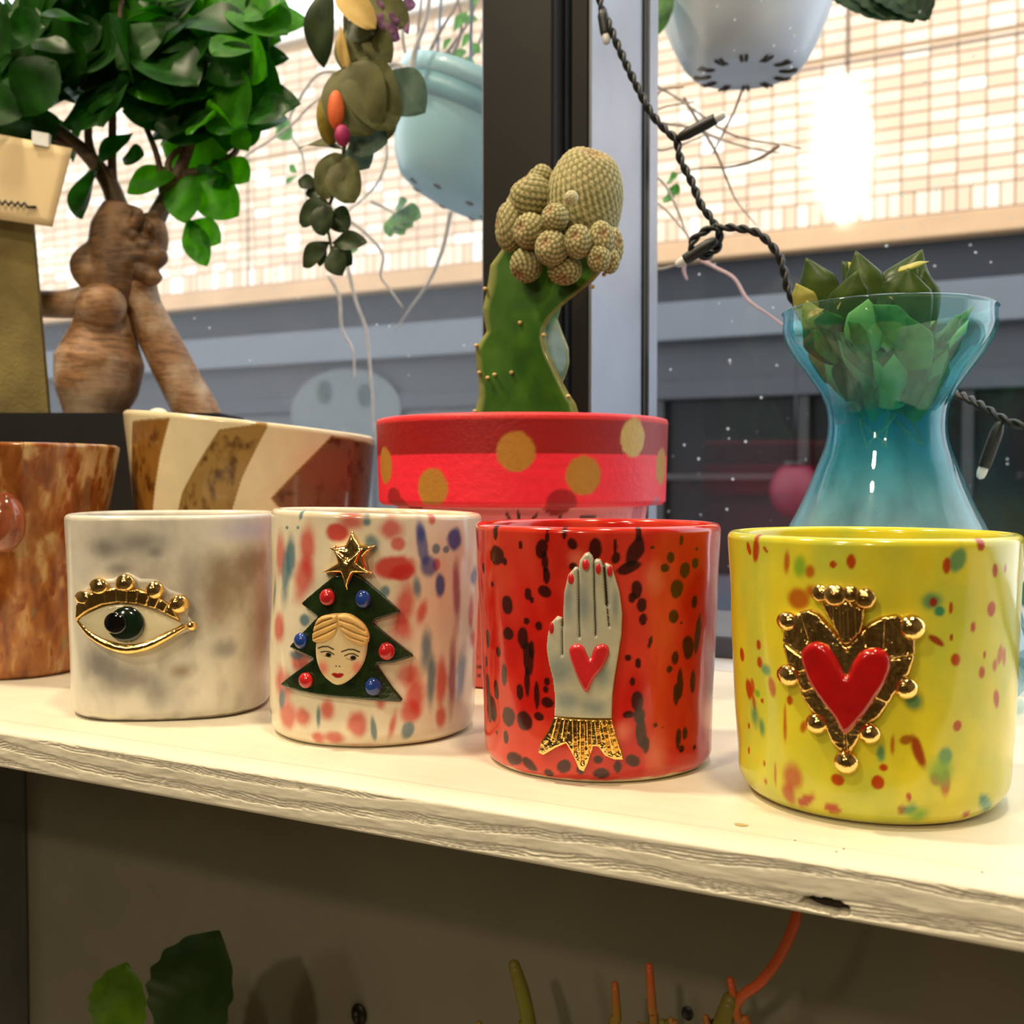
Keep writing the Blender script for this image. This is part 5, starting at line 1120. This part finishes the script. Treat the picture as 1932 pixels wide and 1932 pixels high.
def led(bx, by, tx, ty, y=sy_, lx=None, ly=None, w=.0026):
    a_, b_ = ony(bx, by, y), ony(tx, ty, y); hold = mesh('bulb_holder', *ctube([a_, a_ * .75 + b_ * .25, a_ * .2 + b_ * .8, b_], [w * .55, w, w, w * .92], 10, 3), M['cable'], sl_)
    d = (b_ - a_) / np.linalg.norm(b_ - a_); mesh('bulb', *ctube([b_ - d * .0006, b_ + d * .0022, b_ + d * .0042, b_ + d * .0050], [w * .78, w * .78, w * .6, w * .12], 10, 2), M['led'], hold, label='small clear LED bulb')
led(1278, 262, 1350, 224); led(1352, 452, 1292, 490, .484); led(1136, 18, 1143, 65); led(1888, 795, 1856, 882, .490)

# =================================================================== DRIED GARLAND (hangs inside the left pane)
gy = .49
M['g_olive'] = leafmat('olive_dried_leaf', lin(62, 64, 36), lin(100, 100, 62), .2, .6, 2.5); M['g_dark'] = leafmat('dark_dried_leaf', lin(22, 34, 20), lin(50, 62, 34), .15, .5, 2.5); M['g_teal'] = leafmat('grey_green_leaf', lin(58, 78, 66), lin(88, 106, 90), .2, .6, 2.5)
M['g_tan'] = leafmat('tan_dried_petal', lin(196, 164, 96), lin(220, 190, 124), .3, .7, 2.5); M['g_purple'] = leafmat('dried_purple_flower', lin(84, 52, 80), lin(130, 96, 128), .25, .7, 2.5)
gar = thing('dried_garland', ony(640, -40, gy), 'hanging garland of dried olive leaves with an orange flower, left of the black post', 'garland')
mesh('stem', *ctube(pxs([(655,-220),(648,-60),(652,30),(655,110),(660,190),(650,270),(645,320),(628,370),(615,410),(622,450),(628,490)], gy), [.0016,.0016,.0015,.0014,.0013,.0012,.0011,.001,.0009,.0008,.0006], 8), M['g_olive'], gar)
lr = {k: leaf_mesh('garland_leaf', M[k], 'round', fold=.2, curl=.25) for k in ('g_olive', 'g_dark', 'g_teal', 'g_tan')}; ll = {k: leaf_mesh('garland_leaf', M[k], 'ficus', fold=.2, curl=.3) for k in ('g_olive', 'g_dark', 'g_teal', 'g_tan', 'g_purple')}
def gl_(me, bx, by, tx, ty, w=1.0, dy=0, nrm=(.1, -1, .2), name='leaf', label=None): place_leaf(me, name, gar, ony(bx, by, gy + dy), ony(tx, ty, gy + dy - .004), nrm, w, label)
gl_(ll['g_dark'],618,-40,597,118,.75,-.004); gl_(lr['g_olive'],655,120,690,248,1.05,-.012,(.2,-1,.2)); gl_(lr['g_olive'],668,110,735,235,.75,-.008,(.4,-1,.1)); gl_(ll['g_teal'],720,135,792,203,1.25,-.002); gl_(lr['g_olive'],648,290,600,372,.9,-.010); gl_(lr['g_olive'],640,300,662,378,.95,-.012)
gl_(ll['g_teal'],655,255,722,262,1.5,-.006); gl_(ll['g_teal'],660,265,690,312,1.6,-.004); gl_(ll['g_olive'],650,280,562,266,.7,-.008,(0,-.6,1)); gl_(ll['g_olive'],712,275,742,238,.9,-.002); gl_(ll['g_dark'],630,350,572,362,1.0,-.004); gl_(ll['g_dark'],600,350,560,338,1.2,-.006)
gl_(lr['g_dark'],622,385,560,418,.9,-.010); gl_(lr['g_dark'],612,385,606,442,1.0,-.012); gl_(lr['g_dark'],630,395,652,432,1.0,-.006); gl_(ll['g_dark'],622,455,566,500,1.1,-.008); gl_(ll['g_dark'],625,458,684,452,.8,-.010); gl_(ll['g_dark'],626,465,640,516,1.3,-.012); gl_(ll['g_dark'],622,465,658,495,1.2,-.006); gl_(ll['g_dark'],615,465,600,500,1.1,-.002)
gl_(lr['g_tan'],640,-25,700,45,.55,-.014,label='pale tan dried petal'); gl_(ll['g_tan'],640,45,655,140,.35,-.010); gl_(ll['g_dark'],655,40,700,60,1.4,-.006); gl_(lr['g_olive'],655,50,700,150,.8,-.004); gl_(lr['g_olive'],665,-30,760,40,.6,-.002); gl_(ll['g_olive'],690,40,730,110,1.0,-.004); gl_(ll['g_dark'],690,90,712,60,1.4)
rg = np.random.default_rng(8)
for i in range(16):
    bx, by = rg.uniform(690, 775), rg.uniform(-20, 70); gl_(ll['g_purple'], bx, by, bx + rg.uniform(-14, 14), by + rg.uniform(18, 36), 1.2, rg.uniform(-.004, .008), (rg.normal(), -1, rg.normal()), 'petal', 'dry purple petal')
# the orange flower head: olive cup with an orange-pink heart
M['g_orange'] = plain('orange_petal', lin(224, 104, 50), .6, var=.15, scale=200); M['g_pink'] = plain('magenta_petal', lin(170, 40, 96), .6, var=.2, scale=200); M['g_yel'] = plain('olive_yellow_calyx', lin(136, 120, 30), .6, var=.3, scale=200)
fc0 = ony(622, 222, gy - .012); r = mpp(fc0)
fl_ = mesh('flower_calyx', *sphere(fc0, (22*r, .008, 50*r), 24, 16), M['g_yel'], gar, label='yellow-olive flower cup')
mesh('flower_heart', *sphere(ony(634, 208, gy - .021), (15*r, .0045, 36*r), 20, 14), M['g_orange'], fl_, label='orange flower centre'); mesh('flower_tip', *sphere(ony(646, 256, gy - .021), (13*r, .0045, 20*r), 18, 12), M['g_pink'], fl_, label='magenta flower tip')

# =================================================================== HANGING PLANTS OUTSIDE THE WINDOW
M['pot_blue'] = plain('sky_blue_plastic', lin(150, 200, 212), .4, var=.05, scale=20, coat=.2); M['pot_pale'] = plain('pale_blue_plastic', lin(208, 216, 226), .4, var=.05, scale=20, coat=.2)
M['root'] = plain('pale_aerial_root', lin(186, 176, 168), .7, var=.25, scale=150); M['rootb'] = plain('brown_twig', lin(132, 112, 98), .8, var=.25, scale=150)
M['slot'] = plain('slot_shadow', lin(60, 46, 30), .8); M['gleaf'] = leafmat('window_plant_leaf', lin(30, 84, 22), lin(86, 150, 50), .35, .4, 3); M['dleaf'] = leafmat('dark_ruffled_leaf', lin(14, 40, 26), lin(34, 70, 40), .2, .45, 3)
gm = leaf_mesh('leaf', M['gleaf'], 'ficus'); dm2 = leaf_mesh('leaf', M['dleaf'], 'ruffle', nl=20)
def hanger(root, apex, pts):
    for p in pts: mesh('hanger_wire', *tube([p, apex], .0012, 6), M['alu'], root)
# left pot, hanging askew
hy = .74; hc_ = ony(905, 270, hy); hr = mpp(hc_)
hp = thing('hanging_pot', ony(905, 415, hy), 'sky blue plastic pot hanging askew behind the black post, full of pale twigs', 'hanging pot')
tl = math.radians(25); ax_ = np.cos(tl) * np.array([0, 0, 1.0]) + math.sin(tl) * RT; bx_ = np.cos(tl) * RT - math.sin(tl) * np.array([0, 0, 1.0]); dx_ = np.cross(ax_, bx_)
def tilt(V, c): V = np.asarray(V); return V[:, :1] * bx_ + V[:, 1:2] * dx_ + V[:, 2:] * ax_ + c
pr = [(0, -.046), (.030, -.046), (.042, -.042), (.052, -.030), (.061, -.010), (.066, .008), (.069, .021), (.0735, .021), (.0745, .033), (.071, .034), (.068, .028), (.060, .0), (.04, -.036), (0, -.038)]
V, Fc = lathe(pr, 56); hb = mesh('pot', tilt(V, ony(893, 275, hy)), Fc, M['pot_blue'], hp)
V, Fc = lathe([(.0665, .006), (.0705, .007), (.0720, .0205), (.0695, .0205), (.0665, .006)], 56); mesh('collar', tilt(V, ony(893, 275, hy)), Fc, plain('rim_shadow_teal', lin(104, 160, 172), .45), hb, label='darker teal collar under the rim')  # collar tone darkened to paint the shadow under the lip
for k in range(7):
    a = 2*math.pi*k/7; v_, f_ = sphere((.030*math.cos(a), .030*math.sin(a), -.0455), (.004, .004, .0014), 10, 6); mesh('drain_slot', tilt(v_, ony(893, 275, hy)), f_, M['slot'], hb)
apx = np.array([hc_[0], .75, .95])
hanger(hp, apx, [tilt([[.069*math.cos(a), .069*math.sin(a), .032]], ony(893, 275, hy))[0] for a in (.3, 2.4, 4.5)])
def stems(root, L, y0, mat, r0=.0012):
    for L_ in L:
        if 1220 <= L_[0][0] <= 1230: L_ = [(1120, L_[0][1] - 110), (1170, L_[0][1] - 45)] + L_      # they come from behind the post
        yy = y0 + random.uniform(-.03, .03); n_ = len(L_)
        mesh('stem', *ctube([ony(a_, c_, yy) for a_, c_ in L_], [r0 * (1 - .6 * k / (n_ - 1)) * random.uniform(.8, 1.1) for k in range(n_)], 6), mat, root)
stems(hp, [[(790,150),(745,120),(700,150),(640,170),(590,195),(545,240),(470,290),(395,345)], [(760,130),(700,120),(650,135),(600,140),(560,195),(545,230),(552,260),(570,290),(575,330),(578,390)], [(745,140),(720,200),(730,290),(715,340),(690,370),(655,400)], [(850,400),(835,470),(810,530),(775,580),(745,625)], [(655,500),(672,570),(690,620),(697,680),(702,740),(706,830)], [(620,520),(640,560),(645,620),(665,660),(670,720)], [(650,410),(690,440),(722,480),(718,520),(735,545),(760,580)], [(700,380),(740,400),(760,420)]], .70, M['root'], .0017)
stems(hp, [[(800,120),(830,60),(860,10),(880,-60)], [(820,130),(850,90),(890,30),(905,-40)], [(790,115),(790,50),(800,-40)], [(780,130),(840,100),(880,115),(930,150)], [(770,125),(760,60),(775,-40)], [(840,130),(870,60),(860,-30)], [(860,140),(900,90),(920,20)]], hy, M['rootb'], .0016)
stems(hp, [[(775,135),(785,90),(805,30),(815,-50)]], hy - .05, M['root'], .0026)
for bx, by, tx, ty in ((855,60,880,20),(870,90,890,60),(850,110,880,95),(885,20,905,-20),(870,40,900,35),(890,80,905,100),(835,95,850,70),(865,115,895,120)): place_leaf(gm, 'leaf', hp, ony(bx, by, hy), ony(tx, ty, hy), (0, -1, .3), 1.0)
for bx, by, tx, ty in ((745,400,775,425),(745,402,760,440),(742,402,735,445),(750,398,790,408),(745,395,765,378),(560,325,545,312),(560,330,540,345),(535,225,520,240),(525,230,545,260),(640,455,660,440),(650,462,672,470)): place_leaf(gm, 'leaf', hp, ony(bx, by, .70), ony(tx, ty, .69), (0, -1, .3), 1.0)
# right pot, seen from below
hy2 = .76; c2 = ony(1406, 0, hy2); q2 = float(mpp(c2)); cz = lambda py: float(ony(1410, py, hy2)[2])
hp2 = thing('hanging_pot', ony(1410, 150, hy2), 'pale blue plastic pot hanging at the top right with a slotted underside', 'hanging pot')
cc2 = np.array([c2[0], hy2, 0]); zb0 = cz(140)
def rp(py, half): return (half * q2, cz(py))
prof2 = [(0, zb0 + .002), (60*q2, zb0 + .001), (82*q2, zb0)] + [(100*q2, zb0 + .002), rp(118, 116), rp(80, 136), rp(40, 153), rp(0, 165), rp(-60, 178), rp(-120, 188)]
zt_ = cz(-120); prof2 += [(196*q2, zt_), (197*q2, zt_ + .012), (190*q2, zt_ + .012), (180*q2, zt_ - .004), (90*q2, zb0 + .008), (0, zb0 + .008)]
hb2 = mesh('pot', *lathe(prof2, 64, cc2), M['pot_pale'], hp2)
for k in range(12):
    a = 2*math.pi*(k + .5)/12; ca_, sa_ = math.cos(a), math.sin(a)
    for dlt in (-.055, .055):
        c_, s_ = math.cos(a + dlt), math.sin(a + dlt); mesh('drain_slot', *sphere((cc2[0] + 80*q2*c_, cc2[1] + 80*q2*s_, zb0 + .0003), (.0066, .0014, .0012), 8, 6, axes=[(c_, s_, 0), (-s_, c_, 0), (0, 0, 1)]), M['slot'], hb2)
hanger(hp2, np.array([cc2[0], .75, .95]), [np.array([cc2[0] + 192*q2*math.cos(a), cc2[1] + 192*q2*math.sin(a), zt_ + .008]) for a in (.5, 2.6, 4.7)])
for bx, by, tx, ty in ((1590,-40,1640,20),(1600,-50,1680,30),(1640,-40,1700,32),(1660,-50,1735,18),(1680,-40,1752,30),(1690,-30,1722,38),(1580,-40,1600,8),(1720,-40,1745,35),(1610,-60,1660,10)): place_leaf(dm2, 'leaf', hp2, ony(bx, by, .70), ony(tx, ty, .69), (0, -1, .5), 1.1)
for bx, by, tx, ty in ((1700,-10,1712,36),(1245,-40,1232,60),(1242,-10,1236,64)): place_leaf(gm, 'leaf', hp2, ony(bx, by, .71), ony(tx, ty, .70), (0, -1, .5), 1.2)
stems(hp2, [[(1225,155),(1270,180),(1320,215),(1372,250),(1420,265),(1470,272),(1512,280)], [(1225,230),(1280,235),(1330,250),(1400,275),(1470,288)], [(1290,185),(1320,235),(1352,290),(1372,340),(1390,380),(1427,425)], [(1400,170),(1385,210),(1365,250),(1345,290)], [(1470,275),(1430,300),(1380,315),(1320,318),(1270,330)], [(1225,190),(1250,170),(1290,165)], [(1225,205),(1260,200),(1310,192)]], .72, M['rootb'], .0012)
stems(hp2, [[(1222,150),(1262,175),(1300,200)], [(1222,225),(1300,240),(1350,260),(1420,280),(1465,288)], [(1222,262),(1240,282),(1270,278),(1330,255)], [(1222,320),(1255,350),(1280,400),(1300,450),(1340,495)], [(1222,370),(1260,400),(1310,460)], [(1222,405),(1238,385)], [(1228,505),(1270,502),(1300,490)]], .70, M['root'], .0015)
M['pinkroot'] = plain('pink_root', lin(206, 176, 184), .6, var=.2, scale=150)
stems(hp2, [[(1325,492),(1350,505),(1385,525),(1410,565),(1445,590),(1480,615)], [(1292,490),(1290,510),(1296,528)]], .66, M['pinkroot'], .0016)
for bx, by, tx, ty in ((1258,345,1275,330),(1260,355,1280,362),(1250,375,1270,372)): place_leaf(gm, 'leaf', hp2, ony(bx, by, .71), ony(tx, ty, .70), (0, -1, .3), 1.0)

# =================================================================== BELOW THE SHELF
LZ = -.34
def clay_pot(root, x, y, r_, h_, mat):
    mesh('pot', *lathe([(0, LZ), (r_*.7, LZ), (r_*.95, LZ + h_*.75), (r_*1.08, LZ + h_*.75), (r_*1.1, LZ + h_), (r_*.98, LZ + h_), (r_*.86, LZ + .03), (0, LZ + .03)], 40, (x, y, 0)), mat, root)
    mesh('soil', *lathe([(0, LZ + h_*.9), (r_*.9, LZ + h_*.88), (r_*.85, LZ + h_*.7), (0, LZ + h_*.7)], 32, (x, y, 0)), M['soil'], root)
M['terra'] = plain('terracotta', lin(168, 96, 62), .8)
ly = .385; lp = ony(320, 1900, ly)
low = thing('broad_leaf_plant', (lp[0], ly, LZ), 'potted plant with two broad scalloped leaves below the shelf at lower left', 'plant')
clay_pot(low, lp[0], ly, .05, .09, M['terra'])
M['bl1'] = leafmat('bright_broad_leaf', lin(58, 92, 16), lin(84, 120, 24), .2, .4, 3); M['bl2'] = leafmat('dark_broad_leaf', lin(20, 40, 16), lin(40, 62, 24), .1, .3, 3)
b1 = leaf_mesh('broad_leaf', M['bl1'], 'scallop', nl=40, nw=8, fold=.1, curl=.2); b2 = leaf_mesh('broad_leaf', M['bl2'], 'scallop', nl=40, nw=8, fold=.1, curl=.2)
place_leaf(b1, 'leaf', low, ony(228, 1990, ly), ony(226, 1824, ly - .004), (.1, -1, .35), .92, 'bright green scalloped leaf'); place_leaf(b2, 'leaf', low, ony(325, 2000, ly - .01), ony(395, 1768, ly - .012), (.2, -1, .3), .78, 'dark green scalloped leaf')
top_ = np.array([lp[0], ly, LZ + .075])
for a_, c_, yy in ((228, 1985, ly), (322, 2005, ly - .01)): mesh('leaf_stalk', *ctube([top_, (top_ + ony(a_, c_, yy)) / 2 + (0, 0, .01), ony(a_, c_, yy)], [.003, .0025, .002], 8), M['bl1'], low)
ey = .40; ep = ony(1250, 1932, ey)
eu = thing('pencil_cactus', (ep[0], ey, LZ), 'pencil cactus with orange and green finger-like stems below the shelf', 'succulent')
clay_pot(eu, ep[0], ey, .06, .09, M['terra'])
def grad(name, c1, c2, z0, z1):
    m, nt, b = new_mat(name); tc = N(nt, 'ShaderNodeNewGeometry'); sx = N(nt, 'ShaderNodeSeparateXYZ'); nt.links.new(tc.outputs['Position'], sx.inputs[0]); mr = N(nt, 'ShaderNodeMapRange'); mr.inputs[1].default_value = z0; mr.inputs[2].default_value = z1; nt.links.new(sx.outputs['Z'], mr.inputs[0])
    f = noise(nt, coords(nt), 120); nt.links.new(mixc(nt, ramp(nt, f, [(.3, (0,0,0,1)), (.9, (.35,.35,.35,1))]), ramp(nt, mr.outputs[0], [(0, c1), (1, c2)]), lin(120, 90, 40)), b.inputs['Base Color']); setp(b, Roughness=.45); return m
zt0 = float(ony(1250, 1950, ey)[2]); M['pen'] = grad('pencil_stem_orange', lin(150, 120, 40), lin(206, 84, 40), zt0, zt0 + .025); M['peng'] = grad('pencil_stem_green', lin(120, 124, 36), lin(116, 96, 40), zt0, zt0 + .03)
base_e = np.array([ep[0], ey, LZ + .075])
def pencil(L, r_, mat, y=ey):
    P = [ony(a_, c_, y) for a_, c_ in L]; P = [base_e + (random.uniform(-.02, .02), random.uniform(-.02, .02), 0)] + P; n_ = len(P)
    q = np.array([r_ * mpp(P[1])] * n_); q[-1] *= .82
    V, Fc = ctube(P, q, 10, 6); mesh('stem', *join([(V, Fc), sphere(P[-1], q[-1], 10, 8)]), mat, eu)
pencil([(1008,2000),(998,1930),(985,1870),(970,1822)], 14, M['peng']); pencil([(1165,1990),(1164,1920),(1160,1858)], 9, M['pen']); pencil([(1232,1990),(1230,1900),(1225,1824)], 9, M['pen']); pencil([(1402,2000),(1392,1920),(1378,1850)], 9, M['pen']); pencil([(1352,2010),(1362,1940),(1378,1888)], 20, M['peng'])
pencil([(1350,2010),(1372,1930),(1400,1880),(1432,1856),(1464,1816),(1486,1775),(1500,1738),(1506,1705)], 10, M['pen']); pencil([(910,2000),(906,1960),(904,1932)], 8, M['pen']); pencil([(1268,2000),(1266,1925)], 8, M['pen']); pencil([(1250,2000),(1250,1928)], 8, M['peng']); pencil([(1336,2000),(1332,1920)], 8, M['pen']); pencil([(1215,2000),(1212,1935)], 7, M['pen'])
# knob and a knot on the panel behind
M['knob'] = plain('dark_iron', lin(40, 36, 28), .4, .6)
kb = thing('wall_screw', ony(680, 1915, .46), 'round dark screw head on the panel below the shelf', 'screw')
c_ = ony(680, 1912, .46); r = float(mpp(c_))
mesh('washer', *sphere(c_ - (0, .0015, 0), (17*r, .002, 22*r), 20, 10), M['knob'], kb); mesh('slot_head', *sphere(c_ - (0, .004, 0), (9*r, .002, 12*r), 16, 10), M['frame_black'], kb)
kh = mesh('knot_hole', *sphere(ony(1297, 1912, .4598), (10*r, .0008, 12*r), 14, 8), M['frame_black'], origin=ony(1297, 1912, .4598)); tag(kh, 'small black knot in the panel behind the pencil cactus', 'knot')
